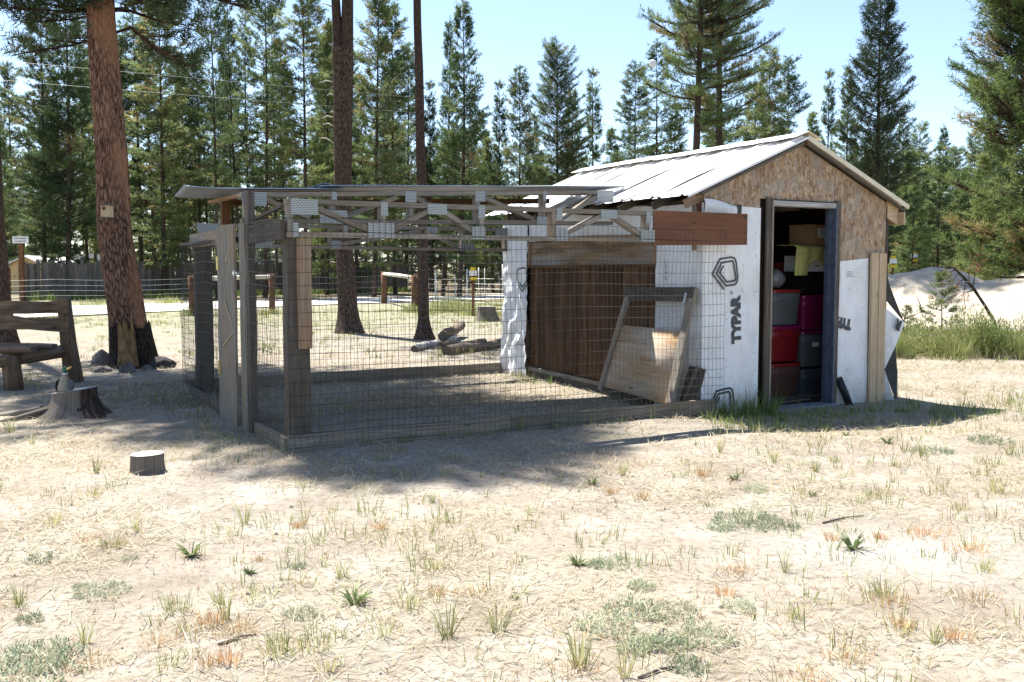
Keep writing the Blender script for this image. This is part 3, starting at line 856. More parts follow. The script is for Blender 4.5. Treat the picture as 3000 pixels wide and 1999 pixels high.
def crate_parts(t, p0, p1, fb):
    for i in range(5):
        z = p0.z + .02 + i * (p1.z - p0.z - .03) / 5
        MB().box(p0.x - .004, p1.x + .004, fb - .006, fb - .001, z, z + .012).build('rib', 'black_plastic', t)
    MB().box(p0.x - .01, p1.x + .01, fb - .012, fb + .34, p1.z, p1.z + .014).build('rim', 'black_plastic', t)
sbox('plastic_crate', 2343, 2424, 800, 860, .33, 'black_plastic', 'black plastic crate on top of the magenta tote', 'crate', parts=crate_parts)
def white_parts(t, p0, p1, fb):
    w = p1.x - p0.x; h = p1.z - p0.z
    m = MB().tube([(p0.x + w * .17, fb - .001, p0.z + h * .45), (p0.x + w * .17, fb - .004, p0.z + h * .45)], [.028, .028], 14); m.build('round_emblem', 'logo_blue', t)
    MB().box(p0.x + w * .45, p0.x + w * .6, fb - .003, fb - .001, p0.z + h * .3, p0.z + h * .4).build('printed_mark', 'cardboard', t)
    MB().box(p0.x + w * .78, p0.x + w * .98, fb - .003, fb - .001, p0.z + h * .3, p0.z + h * .42).build('printed_mark', 'logo_green', t)
sbox('appliance_box', 2352, 2430, 750, 796, .3, 'paper_white', 'white printed box half covered by the yellow cloth', 'box', parts=white_parts)
def carton_parts(t, p0, p1, fb):
    w = p1.x - p0.x; h = p1.z - p0.z
    lb = MB().box(p0.x + w * .38, p0.x + w * .82, fb - .003, fb - .001, p0.z + h * .36, p0.z + h * .86).build('paper_label', 'paper_white', t)
    m = MB()
    for i in range(4): m.box(p0.x + w * .44, p0.x + w * (.62 + .05 * (i % 3)), fb - .0045, fb - .0035, p0.z + h * (.44 + .1 * i), p0.z + h * (.47 + .1 * i))
    m.build('label_print', 'print_ink_dark', lb)
    MB().box(p0.x - .006, p1.x + .006, fb - .006, fb + .3, p1.z, p1.z + .006).build('flap', 'cardboard', t)
sbox('cardboard_box', 2364, 2446, 662, 718, .28, 'cardboard', 'cardboard box with white label on top of the yellow cloth', 'box', parts=carton_parts)
# yellow cloth
q0 = pb(2322, 815, FB - .01); q1 = pb(2430, 721, FB - .01)
cl = MB()
def cloth(u, v):
    a = q0.x + .03 + u * (q1.x - q0.x); top = q1.z + .0
    if v < .45:                                       # lies over the boxes
        return (a, FB + .30 - v / .45 * .33, top + .012 * mnoise.noise((u * 6, v * 5, 3)) - .03 * max(0, v - .35))
    t = (v - .45) / .55
    L = .33 if u < .3 else (.2 + .05 * math.sin(u * 9) + (.09 if u > .93 else 0))
    return (a - (.035 * t if u < .25 else 0), FB - .032 + .012 * math.sin(u * 17 + t * 2) - .02 * t, top - .02 - t * L)
cl.grid(cloth, 22, 22)
o = cl.build('cloth', 'cloth_yellow', org=((q0.x + q1.x) / 2, FB, q0.z), rot=ANG, label='yellow cloth draped over the boxes inside the shed door', cat='cloth')
o.modifiers.new('t', 'SOLIDIFY').thickness = .006
# clear bag and dark red box behind
q = pb(2282, 846, FB + .1)
bagm = MB(); bagm.grid(lambda u, v: (q.x + math.cos(u * 6.283) * (.13 + .03 * mnoise.noise((math.cos(u * 6.28) * 2, math.sin(u * 6.28) * 2, v * 3))) * math.sin(math.pi * (.08 + .9 * v)) ** .6,
    FB + .16 + math.sin(u * 6.283) * .1 * math.sin(math.pi * (.08 + .9 * v)) ** .6, q.z + .012 + v * (.21 + .03 * mnoise.noise((u * 5, v, 1)))), 16, 10)
bagm.build('plastic_bag', 'grey_bag', org=(q.x, FB + .16, q.z), rot=ANG, label='crumpled grey plastic bag on the red-lidded grey tote', cat='bag')
sbox('tool_box', 2300, 2352, 770, 838, .3, 'dark_red_box', 'dark red box behind the grey bag in the shed', 'box', fb=FB + .34)

# board and pipe standing at the right of the door
bt = thing('standing_board', 'wide pale new board standing at the right corner of the shed', 'board', (2.54, -.05, -.08), ANG)
MB().bar((2.50, -.036, -.10), (2.48, -.036, 1.62), .11, .032, up=(0, 1, 0), seg=4, jit=.001).build('board', 'wood_new', bt)
MB().bar((2.61, -.042, -.10), (2.60, -.042, 1.615), .118, .036, up=(0, 1, 0), seg=4, jit=.001).build('board', 'wood_new', bt)
MB().tube([(1.955, -.03, .22), (2.01, -.06, .08), (2.075, -.09, -.10)], [.04, .042, .042], 10).build('tar_paper_roll', 'tar_pipe', org=(2.07, -.09, -.10), rot=ANG, label='short roll of black tar paper leaning beside the door frame', cat='roll')

# ================================================================== THE PEN
PA, PF, PR = -4.34, -.185, 4.16            # left side, front line, back line (local a, b)
pen = thing('chicken_run', 'weathered timber and wire mesh run with truss beams, built against the shed', 'animal run', (-2.2, 2.0, 0), ANG)
def pp(mb, name, mat, parent=pen, **kw): return mb.build(name, mat, parent, **kw)
# sills on the ground
pp(MB().bar((PA, PF, .045), (-2.35, PF + .005, .045), .04, .15, seg=6, jit=.004), 'sill', 'wood_grey')
pp(MB().bar((-2.35, PF + .012, .052), (.02, PF + .02, .055), .04, .14, seg=6, jit=.004), 'sill', 'wood_grey')
pp(MB().bar((PA + .06, PF + .05, .10), (-2.9, PF + .05, .10), .045, .04, seg=3, jit=.003), 'sill', 'wood_dark')
pp(MB().bar((PA, PF + .03, .03), (PA, .86, .03), .04, .13, seg=3, jit=.003), 'sill', 'wood_grey')
pp(MB().bar((PA, 1.96, .03), (PA + .03, 4.1, .03), .04, .13, seg=4, jit=.003), 'sill', 'wood_grey')
pp(MB().bar((PA + .03, PR, .06), (.0, PR, .07), .04, .15, seg=6, jit=.004), 'sill', 'wood_grey')
# posts
pp(MB().box(PA + .02, PA + .2, PF + .03, PF + .15, -.05, 1.665, seg=6, jit=.003), 'corner_post', 'wood_dark')
pp(MB().box(PA + .10, PA + .205, PF - .012, PF + .028, .80, 1.665, seg=5, jit=.002), 'post_cleat', 'wood_orange')
pp(MB().box(PA - .04, PA + .02, .77, .86, -.05, 2.10, seg=6, jit=.003), 'gate_post', 'wood_dark')
pp(MB().box(PA - .045, PA + .03, .865, 1.09, -.05, 1.83, seg=6, jit=.003), 'gate_post', 'wood_grey')
pp(MB().box(PA + .0, PA + .05, 1.90, 1.96, -.05, 1.86, seg=5, jit=.003), 'hinge_post', 'wood_orange')
pp(MB().box(-4.19, -4.0, 3.98, 4.10, -.05, 1.70, seg=6, jit=.004), 'back_post', 'wood_dark')
pp(MB().box(-4.19, -4.105, 2.56, 2.66, 1.70, 2.12), 'roof_post', 'wood_cedar')
# rails along the left side
pp(MB().bar((PA - .02, PF - .02, 1.725), (PA - .02, .765, 1.72), .04, .15, seg=4, jit=.003), 'side_rail', 'wood_dark')
pp(MB().bar((PA + .03, PF + .16, 1.92), (PA + .03, .78, 1.86), .03, .022, seg=3, jit=.004), 'side_stick', 'wood_dark')
pp(MB().bar((PA - .01, 1.97, 1.74), (-4.2, 4.12, 1.76), .04, .15, seg=4, jit=.003), 'side_rail', 'wood_grey')
pp(MB().bar((PA + .03, PF + .02, 1.69), (PA + .03, 4.1, 1.72), .05, .035, seg=6, jit=.004), 'side_plate', 'wood_dark')

def truss(b, px, tl, tr, bl, br, posts, diags, plates, label_end=None, mat='wood_grey'):
    """px: (x0, x1) in photo pixels on the plane b; tl.. heights of the chord centres at both ends"""
    a0, a1 = pb(px[0], 600, b).x, pb(px[1], 600, b).x
    A = lambda x: pb(x, 600, b).x
    T = lambda a: tl + (tr - tl) * (a - a0) / (a1 - a0)
    B = lambda a: bl + (br - bl) * (a - a0) / (a1 - a0)
    top = pp(MB().bar((a0, b, tl), (a1, b, tr), .088, .04, seg=9, jit=.003), 'truss', mat)
    pp(MB().bar((a0, b, bl), (a1, b, br), .088, .04, seg=9, jit=.003), 'bottom_chord', mat, top)
    for x in posts:
        a = A(x); pp(MB().bar((a, b, B(a) + .021), (a, b, T(a) - .021), .042, .086, up=(0, 1, 0)), 'web_post', mat, top)
    for x0, u0, x1, u1 in diags:
        p, q = A(x0), A(x1)
        zz = lambda a, u: (T(a) - .035) if u else (B(a) + .035)
        pp(MB().bar((p, b + .001, zz(p, u0)), (q, b + .001, zz(q, u1)), .08, .042), 'web_diagonal', mat, top)
    for x0, x1, u, h in plates:
        p, q = A(x0), A(x1); c = (p + q) / 2
        zc = T(c) + .018 - h / 2 if u == 1 else (B(c) - .018 + h / 2 if u == 0 else (T(c) + B(c)) / 2)
        pp(MB().prism([(p, zc - h / 2), (q, zc - h / 2), (q, zc + h / 2), (p, zc + h / 2)], b - .0485, b - .0455), 'truss_plate', 'truss_plate', top)
    return top
truss(PF, (835, 1912), 1.945, 1.957, 1.69, 1.705, [846, 1118, 1405, 1616, 1890],
      [(915, 1, 1085, 0), (1135, 0, 1255, 1), (1292, 1, 1390, 0), (1645, 0, 1760, 1), (1792, 1, 1880, 0)],
      [(846, 926, 1, .12), (852, 868, 0, .11), (1110, 1130, 1, .11), (1072, 1148, 0, .12), (1246, 1302, 1, .09), (1394, 1414, 1, .11), (1376, 1414, 0, .11), (1623, 1640, 1, .11), (1622, 1655, 0, .11), (1752, 1800, 1, .08), (1885, 1900, 1, .11), (1870, 1910, 0, .11)])
truss(.97, (705, 1790), 2.075, 2.25, 1.845, 1.925, [720, 970, 1200, 1395, 1588],
      [(770, 1, 905, 0), (1000, 0, 1160, 1), (1215, 1, 1330, 0), (1410, 1, 1560, 0), (1640, 0, 1745, 1)],
      [(708, 777, 1, .12), (712, 734, 0, .1), (968, 982, 1, .1), (932, 1012, 0, .12), (1182, 1214, 1, .1), (1386, 1415, 1, .1), (1567, 1603, 0, .08), (1585, 1594, 1, .1), (1742, 1790, 1, .12)])
truss(4.06, (566, 1492), 1.95, 1.985, 1.71, 1.705, [590, 965, 1352, 1478],
      [(625, 1, 780, 0), (985, 0, 1230, 1), (1250, 1, 1340, 0)],
      [(574, 640, 1, .11), (738, 794, 0, .1), (966, 992, 0, .1), (1000, 1014, 1, .1), (1245, 1278, 1, .08), (1345, 1386, 0, .1), (1446, 1490, 1, .12), (1478, 1490, 0, .1)])
# purlin that carries the sheets, in shade
pp(MB().bar((-4.19, 2.58, 2.11), (-.25, 2.58, 2.27), .04, .06, seg=5, jit=.003), 'purlin', 'wood_cedar')
pp(MB().bar((-4.3, .96, 2.09), (-4.3, 2.62, 2.115), .04, .03), 'purlin', 'wood_orange')
# red-brown board that closes the gap to the shed
q0, q1 = pb(1912, 712, PF - .03), pb(2187, 624, PF - .03)
rb = pp(MB().prism([(q0.x, 1.655), (q1.x, 1.675), (q1.x, 1.985), (q0.x, 1.985)], PF - .047, PF - .032), 'painted_board', 'wood_red')
for x, z in ((q1.x - .035, 1.94), (q1.x - .035, 1.79), (q1.x - .03, 1.70), (q1.x - .04, 1.955)):
    pp(MB().tube([(x, PF - .047, z), (x, PF - .05, z)], [.012, .012], 8), 'nail_hole', 'print_ink_dark', rb)
# corrugated sheets
SB0, SB1 = 1.42, 2.62
def pen_sheet(x0, x1, y0, y1, dz, curl):
    """front edge between two photo points on the plane b = SB0"""
    m = MB(); p, q = pb(x0, y0, SB0), pb(x1, y1, SB0)
    def fn(u, v):
        a = p.x + u * (q.x - p.x) + .13 * v * max(0, 1 - 3 * u); b = SB0 + v * (SB1 - SB0)
        c = curl * max(0, (.2 - u) / .2) ** 2
        return (a, b, p.z + (q.z - p.z) * u + dz + .009 * math.sin(v * (SB1 - SB0) / .12 * 6.283) + c + .006 * mnoise.noise((a * 1.5, b, 2)))
    m.grid(fn, 24, 72)
    o = pp(m, 'roof_sheet', 'roof_pen'); o.modifiers.new('t', 'SOLIDIFY').thickness = .0015
    return o
pen_sheet(540, 1010, 552, 553, .0, .02)
pen_sheet(938, 1842, 549, 551, .016, .0)
pp(MB().bar((-4.25, SB0 + .06, pb(700, 553, SB0).z - .04), (-.4, SB0 + .06, pb(1700, 553, SB0).z - .04), .04, .05, seg=4, jit=.003), 'purlin', 'wood_cedar')
m = MB(); m.grid(lambda u, v: (-3.55 + u * .35, 1.55 + v * .3, 2.225 + .04 * math.sin(math.pi * min(1, u * 1.4)) * (1 - .5 * v)), 8, 4)
o = pp(m, 'bent_flashing', 'roof_pen'); o.modifiers.new('t', 'SOLIDIFY').thickness = .003

# gate
gt = pp(MB().bar((PA - .05, 1.56, .0), (PA - .05, 1.545, 1.835), .022, .68, up=(0, 1, 0), seg=5, jit=.003), 'gate', 'wood_grey')
pp(MB().box(PA - .036, PA + .004, 1.84, 1.90, -.02, 1.83, seg=5, jit=.002), 'gate_stile', 'wood_orange', gt)
for z in (.42, 1.42):
    pp(MB().box(PA - .068, PA - .062, 1.82, 1.90, z, z + .13), 'hinge', 'brass', gt)
pp(MB().box(PA - .075, PA - .047, 1.07, 1.23, 1.38, 1.405).box(PA - .085, PA - .075, 1.12, 1.14, 1.365, 1.42), 'latch', 'galv', gt)
for (b0, z0, b1, z1) in ((1.35, 1.60, 1.5, 1.5), (1.3, .92, 1.6, 1.15), (1.28, .85, 1.7, .70)):
    pp(MB().bar((PA - .066, b0, z0), (PA - .066, b1, z1), .008, .012), 'straw', 'wood_new', gt)

# wire mesh walls
def wire_wall(name, org, du, nu_len, z0, z1, sp_v=.0508, sp_h=.105, r=.0019, mat='wire', sag=0.022, knots=True, seed=1):
    """org: (a, b) start, du: unit (a, b) direction"""
    m = MB(); rs = random.Random(seed); nrm = (-du[1], du[0])
    rows = []; z = z0
    while z < z1 + 1e-6:
        rows.append(z); z += sp_h * (1.0 if z > .45 else .8)
    nv = int(nu_len / sp_v)
    def P(u, z):
        k = sag * mnoise.noise((u * 1.3 + seed, z * 1.7, seed)) + .25 * sag * mnoise.noise((u * 9, z * 9, seed))
        du_ = .02 * mnoise.noise((u * 2.1, z * 2.6, seed + 4)); dz = .03 * mnoise.noise((u * .9, z * 1.1, seed + 8))
        return (org[0] + du[0] * (u + du_) + nrm[0] * k, org[1] + du[1] * (u + du_) + nrm[1] * k, z + dz)
    for i in range(nv + 1):
        u = nu_len * i / nv
        m.tube([P(u, z) for z in rows], [r] * len(rows), 3, cap=False, smooth=False)
    for z in rows:
        n = int(nu_len / .12)
        m.tube([P(nu_len * i / n, z) for i in range(n + 1)], [r * 1.15] * (n + 1), 3, cap=False, smooth=False)
    if knots:
        for z in rows:
            for i in range(nv + 1):
                p = Vector(P(nu_len * i / nv, z)); e = r * 2.6; b = len(m.v)
                for d in ((e, 0, 0), (-e, 0, 0), (0, e, 0), (0, -e, 0), (0, 0, e), (0, 0, -e)): m.v.append(tuple(p + Vector(d)))
                for f in ((0, 2, 4), (2, 1, 4), (1, 3, 4), (3, 0, 4), (2, 0, 5), (1, 2, 5), (3, 1, 5), (0, 3, 5)):
                    m.face(tuple(b + q for q in f), [(0, 0)] * 3)
    return pp(m, name, mat, kind='stuff')
wire_wall('front_mesh', (PA - .005, PF - .055), (1, 0), 4.42, .03, 1.86, seed=2)
wire_wall('side_mesh', (PA - .07, PF - .03), (0, 1), 1.0, .03, 1.86, seed=5)
wire_wall('side_mesh', (PA - .06, 1.95), (.035, .999), 2.2, .03, 1.80, seed=9)
wire_wall('back_mesh', (PA + .05, PR + .03), (1, 0), 4.3, .05, 1.66, seed=13)

# screen door leaning on the shed wall ----------------------------------------
sd = thing('screen_door', 'short broken screen door with plywood panel, leaning against the shed wall inside the run', 'door', (-.25, .7, 0), ANG)
def sdp(u, v, off=0.0):        # door plane: u across (0 = right stile), v up the door
    b = .10 + 1.20 * u - .05 * v - .12 * u * v; a = -.33 + .27 * v - off; z = .03 + 1.20 * v - .07 * (v - .5) * (u - .5) + .05 * u * (1 - v)
    return Vector((a, b, z))
NS = (sdp(.5, .5, .1) - sdp(.5, .5)).normalized()
def sbar(u0, v0, u1, v1, w, d, off, name, mat): sdm = MB().bar(sdp(u0, v0, off), sdp(u1, v1, off), w, d, up=NS, seg=3, jit=.002).build(name, mat, sd); return sdm
sbar(.0, -.02, .0, 1.0, .10, .04, .012, 'stile', 'wood_grey')
sbar(1.0, -.02, 1.0, .99, .07, .04, .012, 'stile', 'wood_grey')
sbar(-.03, .94, 1.05, .955, .15, .045, .018, 'top_rail', 'wood_dark')
pn = MB().grid(lambda u, v: sdp(.03 + u * .94, .03 + v * .61, .006), 1, 1, su=1.1, sv=.75)
o = pn.build('panel', 'wood_panel', sd); o.modifiers.new('t', 'SOLIDIFY').thickness = .012
sm = MB()
for i in range(0, 42): sm.tube([sdp(.03 + .94 * i / 41, .64, .004), sdp(.03 + .94 * i / 41, .9, .004)], [.0008] * 2, 3, cap=False)
for j in range(0, 16): sm.tube([sdp(.03, .64 + .26 * j / 15, .004), sdp(.97, .64 + .26 * j / 15, .004)], [.0008] * 2, 3, cap=False)
sm.build('screen', 'wire', sd, kind='stuff')
MB().bar(sdp(.06, .955, .045), sdp(.06, .87, .045), .03, .012, up=NS).build('handle', 'galv', sd)
bx = thing('leaning_board', 'thin dark board leaning on the white wrap behind the screen door', 'board', (-.1, .0, 0), ANG)
MB().bar((-.17, .04, -.02), (-.035, .02, .43), .24, .02, up=(1, 0, .2)).build('board', 'wood_dark', bx)
MB().bar((-.19, .12, -.02), (-.05, .0, .44), .03, .02, up=(1, 0, .2)).build('batten', 'wood_grey', bx)

# ================================================================== YARD PROPS
# log bench
bench = thing('log_bench', 'rustic bench of split logs on short log legs at the left edge of the yard', 'bench', (-6.0, 11.9, 0))
def W2(x, y, d): return at_depth(x, y, d)
def half_log(p0, p1, r, name, flat_dir, mat='wood_log'):
    m = MB(); p0, p1 = Vector(p0), Vector(p1); ax = (p1 - p0).normalized(); up = Vector(flat_dir); side = ax.cross(up).normalized()
    n = 9; seg = 8; base = 0
    for i in range(seg + 1):
        c = p0.lerp(p1, i / seg) + Vector((0, 0, .02 * mnoise.noise((i * .6, p0.z * 5, 4)))); k = 1 + .3 * mnoise.noise((i * .7, p0.z * 9, 1))
        for j in range(n + 1):
            t = math.pi * j / n
            rr = r * k * (1 + .2 * mnoise.noise((j * .8, i * .4, p0.z)))
            m.v.append(tuple(c + side * math.cos(t) * rr - up * math.sin(t) * rr * .8))
    L = (p1 - p0).length
    for i in range(seg):
        for j in range(n + 1):
            a, b = i * (n + 1) + j, i * (n + 1) + (j + 1) % (n + 1)
            m.face((a, b, b + n + 1, a + n + 1), [(L * i / seg, j * .06), (L * i / seg, j * .06 + .06), (L * (i + 1) / seg, j * .06 + .06), (L * (i + 1) / seg, j * .06)], smooth=j < n)
    m.face(range(n + 1)); m.face([seg * (n + 1) + j for j in range(n, -1, -1)], mi=1)
    m.build(name, [mat, 'wood_dark'], bench)
zt = lambda y, d: CAM_H + (HOR_Y - y) / F_PX * d
half_log((-7.6, 12.05, zt(903, 12.05)), (-5.58, 12.05, zt(898, 12.05)), .085, 'back_slab', (0, -1, 0))
half_log((-7.6, 12.05, zt(932, 12.05)), (-5.58, 12.05, zt(952, 12.05)), .085, 'back_slab', (0, -1, 0))
half_log((-7.6, 11.72, zt(1007, 11.7)), (-5.62, 11.75, zt(1009, 11.7)), .10, 'seat_slab', (0, 0, 1))
half_log((-7.6, 11.42, zt(1014, 11.4)), (-5.72, 11.45, zt(1016, 11.4)), .12, 'seat_slab', (0, 0, 1))
for x in (-5.66, -7.0):
    MB().tube([(x + .05, 12.22, -.05), (x, 12.2, .5), (x - .03, 12.18, 1.09)], [.115, .095, .085], 10, wob=.15).build('back_post', ['wood_log'], bench)
    MB().tube([(x - .28, 11.38, -.05), (x - .33, 11.4, .40)], [.105, .10], 10, wob=.15).build('leg', ['wood_log'], bench)
    MB().tube([(x - .42, 11.2, .34), (x - .02, 12.25, .40)], [.075, .085], 8, wob=.1).build('cross_log', ['wood_log'], bench)

def stump(cx, cy, r, h, roots, label, mats, tilt=0.0, name='tree_stump', flare=1.5, hue='wood_bleached', char=None):
    t = thing(name, label, 'stump', (cx, cy, 0))
    m = MB(); n = 40; levels = 9; z0 = gz(cx, cy)
    for i in range(levels + 1):
        v = i / levels
        for j in range(n):
            a = 6.283 * j / n
            rt = sum(max(0, math.cos(a - ra)) ** 10 * rl for ra, rl in roots)
            rr = r * (1 + (flare - 1) * (1 - v) ** 2.2 + rt * (1 - v) ** 2.6) * (1 + .05 * mnoise.noise((math.cos(a) * 3, math.sin(a) * 3, 1)) + .035 * mnoise.noise((math.cos(a) * 9, math.sin(a) * 9, v)))
            x, y = rr * math.cos(a), rr * math.sin(a)
            m.v.append((cx + x, cy + y, z0 - .04 + v * (h + .04) + tilt * x * v))
    for i in range(levels):
        for j in range(n):
            a, b = i * n + j, i * n + (j + 1) % n
            m.face((a, b, b + n, a + n), [(h * i / levels, j * .05), (h * i / levels, j * .05 + .05), (h * (i + 1) / levels, j * .05 + .05), (h * (i + 1) / levels, j * .05)], 1 if char and char[0] < (6.283 * j / n - 6.283 * (6.283 * j / n > 3.1416)) + .1 * mnoise.noise((i * .4, j * .5, 2)) < char[1] else 0, smooth=True)
    m.build('bark', mats, t)
    tm = MB(); top = levels * n
    tm.v = [tuple(Vector(m.v[top + j]) + Vector((0, 0, .001))) for j in range(n)] + [(cx, cy, z0 + h + .006)]
    for j in range(n): tm.face((j, (j + 1) % n, n), [(0, 0), (.05, 0), (.02, .2)])
    tm.build('cut_face', hue, t)
    return t, z0 + h
p = gnd(215, 1222)
stump_t, stz = stump(p.x - .07, p.y + .2, .205, .24, ((-2.3, 1.6), (-.6, 1.3), (-1.45, .9), (2.6, 1.3), (.4, .8)), 'big grey stump with spreading roots carrying the carved duck', ['wood_stump', 'bark_dark'], tilt=.14, flare=1.18, char=(-1.1, .2))
MB().tube([(p.x - .35, p.y + .1, .05), (p.x - .7, p.y + .05, .0), (p.x - 1.1, p.y + .1, -.01)], [.045, .025, .008], 7, wob=.3).build('root', 'wood_stump', stump_t)
MB().tube([(p.x - .25, p.y, .06), (p.x - .45, p.y - .25, .01), (p.x - .62, p.y - .36, -.01)], [.045, .028, .008], 7, wob=.3).build('root', 'wood_stump', stump_t)
p2 = gnd(417, 1388)
stump(p2.x, p2.y + .1, .112, .125, ((-1.0, .1),), 'low freshly cut grey stump standing alone on bare sand', ['wood_stump'], tilt=.03, flare=1.15)
p3 = gnd(1425, 940)
stump(p3.x, p3.y, .26, .42, ((-.4, 1.0), (-2.2, .5)), 'weathered stump in the grass beside the rusty fence post', ['wood_stump'], flare=1.3)
# carved duck
dk = thing('carved_duck', 'carved wooden mallard with green head sitting upright on the big stump', 'duck figure', (p.x - .13, p.y + .12, stz - .01))
dx, dy, dz = p.x - .13, p.y + .12, stz - .012
def lathe(path, rad, n=12, sx=1.0, sy=1.0):
    m = MB()
    for (x, y, z), r in zip(path, rad):
        for j in range(n): m.v.append((dx + x + math.cos(6.283 * j / n) * r * sx, dy + y + math.sin(6.283 * j / n) * r * sy, dz + z))
    for i in range(len(path) - 1):
        for j in range(n):
            a, b = i * n + j, i * n + (j + 1) % n
            m.face((a, b, b + n, a + n), smooth=True)
    m.face(range(n - 1, -1, -1)); m.face([(len(path) - 1) * n + j for j in range(n)])
    return m
lathe([(0, 0, 0), (0, 0, .02), (-.005, 0, .06), (0, 0, .11), (.005, -.005, .15), (.01, -.01, .18), (.012, -.012, .195)], [.058, .066, .062, .048, .034, .024, .02]).build('body', 'duck_body', dk)
lathe([(.012, -.012, .178), (.013, -.012, .184), (.013, -.012, .19)], [.025, .027, .024]).build('neck_ring', 'paper_white', dk)
lathe([(.012, -.012, .188), (.012, -.012, .205), (.016, -.014, .225), (.018, -.015, .245), (.016, -.015, .258)], [.022, .027, .03, .026, .008]).build('head', 'duck_green', dk)
MB().bar((dx + .035, dy - .018, dz + .228), (dx + .082, dy - .025, dz + .252), .03, .022, taper=.5).build('bill', 'duck_bill', dk)
for sg, mt in ((-1, 'duck_black'), (1, 'duck_wing')):
    m = MB(); m.grid(lambda u, v: (dx + sg * (.05 + .035 * math.sin(math.pi * v) * math.sin(math.pi * (.15 + .7 * u))) - .0, dy + .01 + (u - .5) * .09, dz + .015 + v * .11 - .02 * abs(u - .5)), 8, 10)
    o = m.build('wing', mt, dk); o.modifiers.new('t', 'SOLIDIFY').thickness = .012

def rock(x, y, w, d, h, mat, label, seed, group=None):
    m = MB(); nu, nv = 16, 9; z0 = gz(x, y)
    def fn(u, v):
        a, b = u * 6.2832, (v - .5) * math.pi
        c = Vector((math.cos(a) * math.cos(b), math.sin(a) * math.cos(b), math.sin(b)))
        k = 1 + .32 * mnoise.noise(c * 1.4 + Vector((seed, 0, 0))) + .1 * mnoise.noise(c * 4 + Vector((seed, 2, 0)))
        return (x + c.x * w * k * .8, y + c.y * d * k * .8, z0 + h * .25 + c.z * h * k * .85)
    m.grid(fn, nu, nv); m.build('rock', mat, org=(x, y, z0), label=label, cat='rock', group=group)
q = gnd(288, 1072); rock(q.x, q.y + .15, .22, .2, .2, 'rock', 'large rounded grey rock at the left foot of the big pine', 1)
q = gnd(300, 1088); rock(q.x, q.y, .16, .12, .09, 'rock', 'flat tan rock in front of the large rounded rock', 2)
q = gnd(373, 1090); rock(q.x, q.y, .16, .13, .11, 'rock', 'grey rock under the bark scar of the big pine', 3)
q = gnd(466, 1080); rock(q.x, q.y + .1, .24, .14, .15, 'rock_black', 'jagged black rock to the right of the big pine', 4)
q = gnd(432, 1084); rock(q.x, q.y, .1, .08, .07, 'rock', 'small dark rock between the pine and the black rock', 6)

# logs on the ground behind the run
def log(p0, p1, r0, r1, label, lift=0.0, mat='wood_log'):
    r0, r1 = r0 * .82, r1 * .82
    a, b = gnd(*p0), gnd(*p1); a.z = r0 * .8 + lift; b.z = r1 * .8 + lift * 1.6
    t = thing('log', label, 'log', (a.x, a.y, 0), group=None)
    m = MB().tube([a.lerp(b, i / 5) + Vector((0, 0, .02 * math.sin(i * 1.7))) for i in range(6)], [r0 + (r1 - r0) * i / 5 for i in range(6)], 12, wob=.12, cap=False)
    m.build('bark', mat, t)
    for c, r, s in ((a, r0, -1), (b, r1, 1)):
        d = (b - a).normalized() * s
        MB().tube([c - d * .01, c + d * .004], [r * .97, r * .95], 12, wob=.1).build('cut_end', 'wood_dark', t)
log((1213, 1031), (1330, 1000), .075, .10, 'thin bleached log lying left of the log pile', mat='wood_bleached')
log((1308, 1042), (1500, 1012), .11, .10, 'long grey log in front of the log pile')
log((1290, 1025), (1420, 1012), .09, .08, 'grey log underneath the short thick log')
log((1298, 1012), (1350, 985), .12, .13, 'short thick log lying across the top of the pile', lift=.09)

# birdhouse on the pine
d = 13.68
bh = thing('birdhouse', 'small wooden birdhouse with dark roof nailed to the big pine', 'birdhouse', at_depth(309, 640, d))
c0, c1 = at_depth(297, 636, d), at_depth(320, 602, d)
MB().box(c0.x, c1.x, d - .02, d + .14, c0.z, c1.z).build('box', 'wood_new', bh)
MB().bar((c0.x - .035, d + .05, c1.z + .01), (c1.x + .035, d + .05, c1.z + .01), .26, .018).build('roof', 'wood_dark', bh)
MB().tube([((c0.x + c1.x) / 2 - .01, d - .021, c0.z + .12), ((c0.x + c1.x) / 2 - .01, d - .0235, c0.z + .12)], [.024, .024], 14).build('entrance_hole', 'print_ink_dark', bh)
MB().box(c0.x - .01, c1.x + .01, d - .03, d + .14, c0.z - .016, c0.z - .001).build('floor', 'wood_dark', bh)

# ================================================================== FENCES AND BUILDINGS BEHIND
# board fence along the far side of the road
bf = thing('board_fence', 'tall grey weathered board fence across the road', 'fence', (-16.5, 58, 0))
f0, f1 = Vector((at_depth(54, 800, 48).x, 48.0, 0)), Vector((at_depth(1190, 800, 70).x, 70.0, 0))
FL = (f1 - f0).length; fd = (f1 - f0).normalized(); fa = math.atan2(fd.y, fd.x)
bmeshes = []
for i in range(6):
    w = (.16, .18, .2, .15, .19, .17)[i]; h = 1.93 + .03 * (i - 2.5)
    b = MB(); b.prism([(-w / 2, -.05), (w / 2, -.05), (w / 2, h - .02 * (i % 2)), (w / 2 - .02, h), (-w / 2 + .015, h - .01), (-w / 2, h - .03)], -.011, .011)
    b.uv = [[(v, u) for u, v in f] for f in b.uv]
    bmeshes.append((w, b.mesh('board', 'wood_fence')))
s_ = 0.0
org = ORG[bf.name]
while s_ < FL:
    w, me = random.choice(bmeshes)
    c = f0 + fd * (s_ + w / 2)
    o = link_mesh('board', me, bf, Vector((c.x, c.y, 0)) - org); o.rotation_euler = (0, random.uniform(-.012, .012), fa)
    o.scale = (1, 1, 1 + random.uniform(-.02, .02) + .06 * s_ / FL)
    s_ += w + .012
for z in (.45, 1.55):
    MB().bar(f0 + Vector((-.03, .06, z)), f1 + Vector((-.03, .06, z)), .05, .09).build('rail', 'wood_dark', bf)
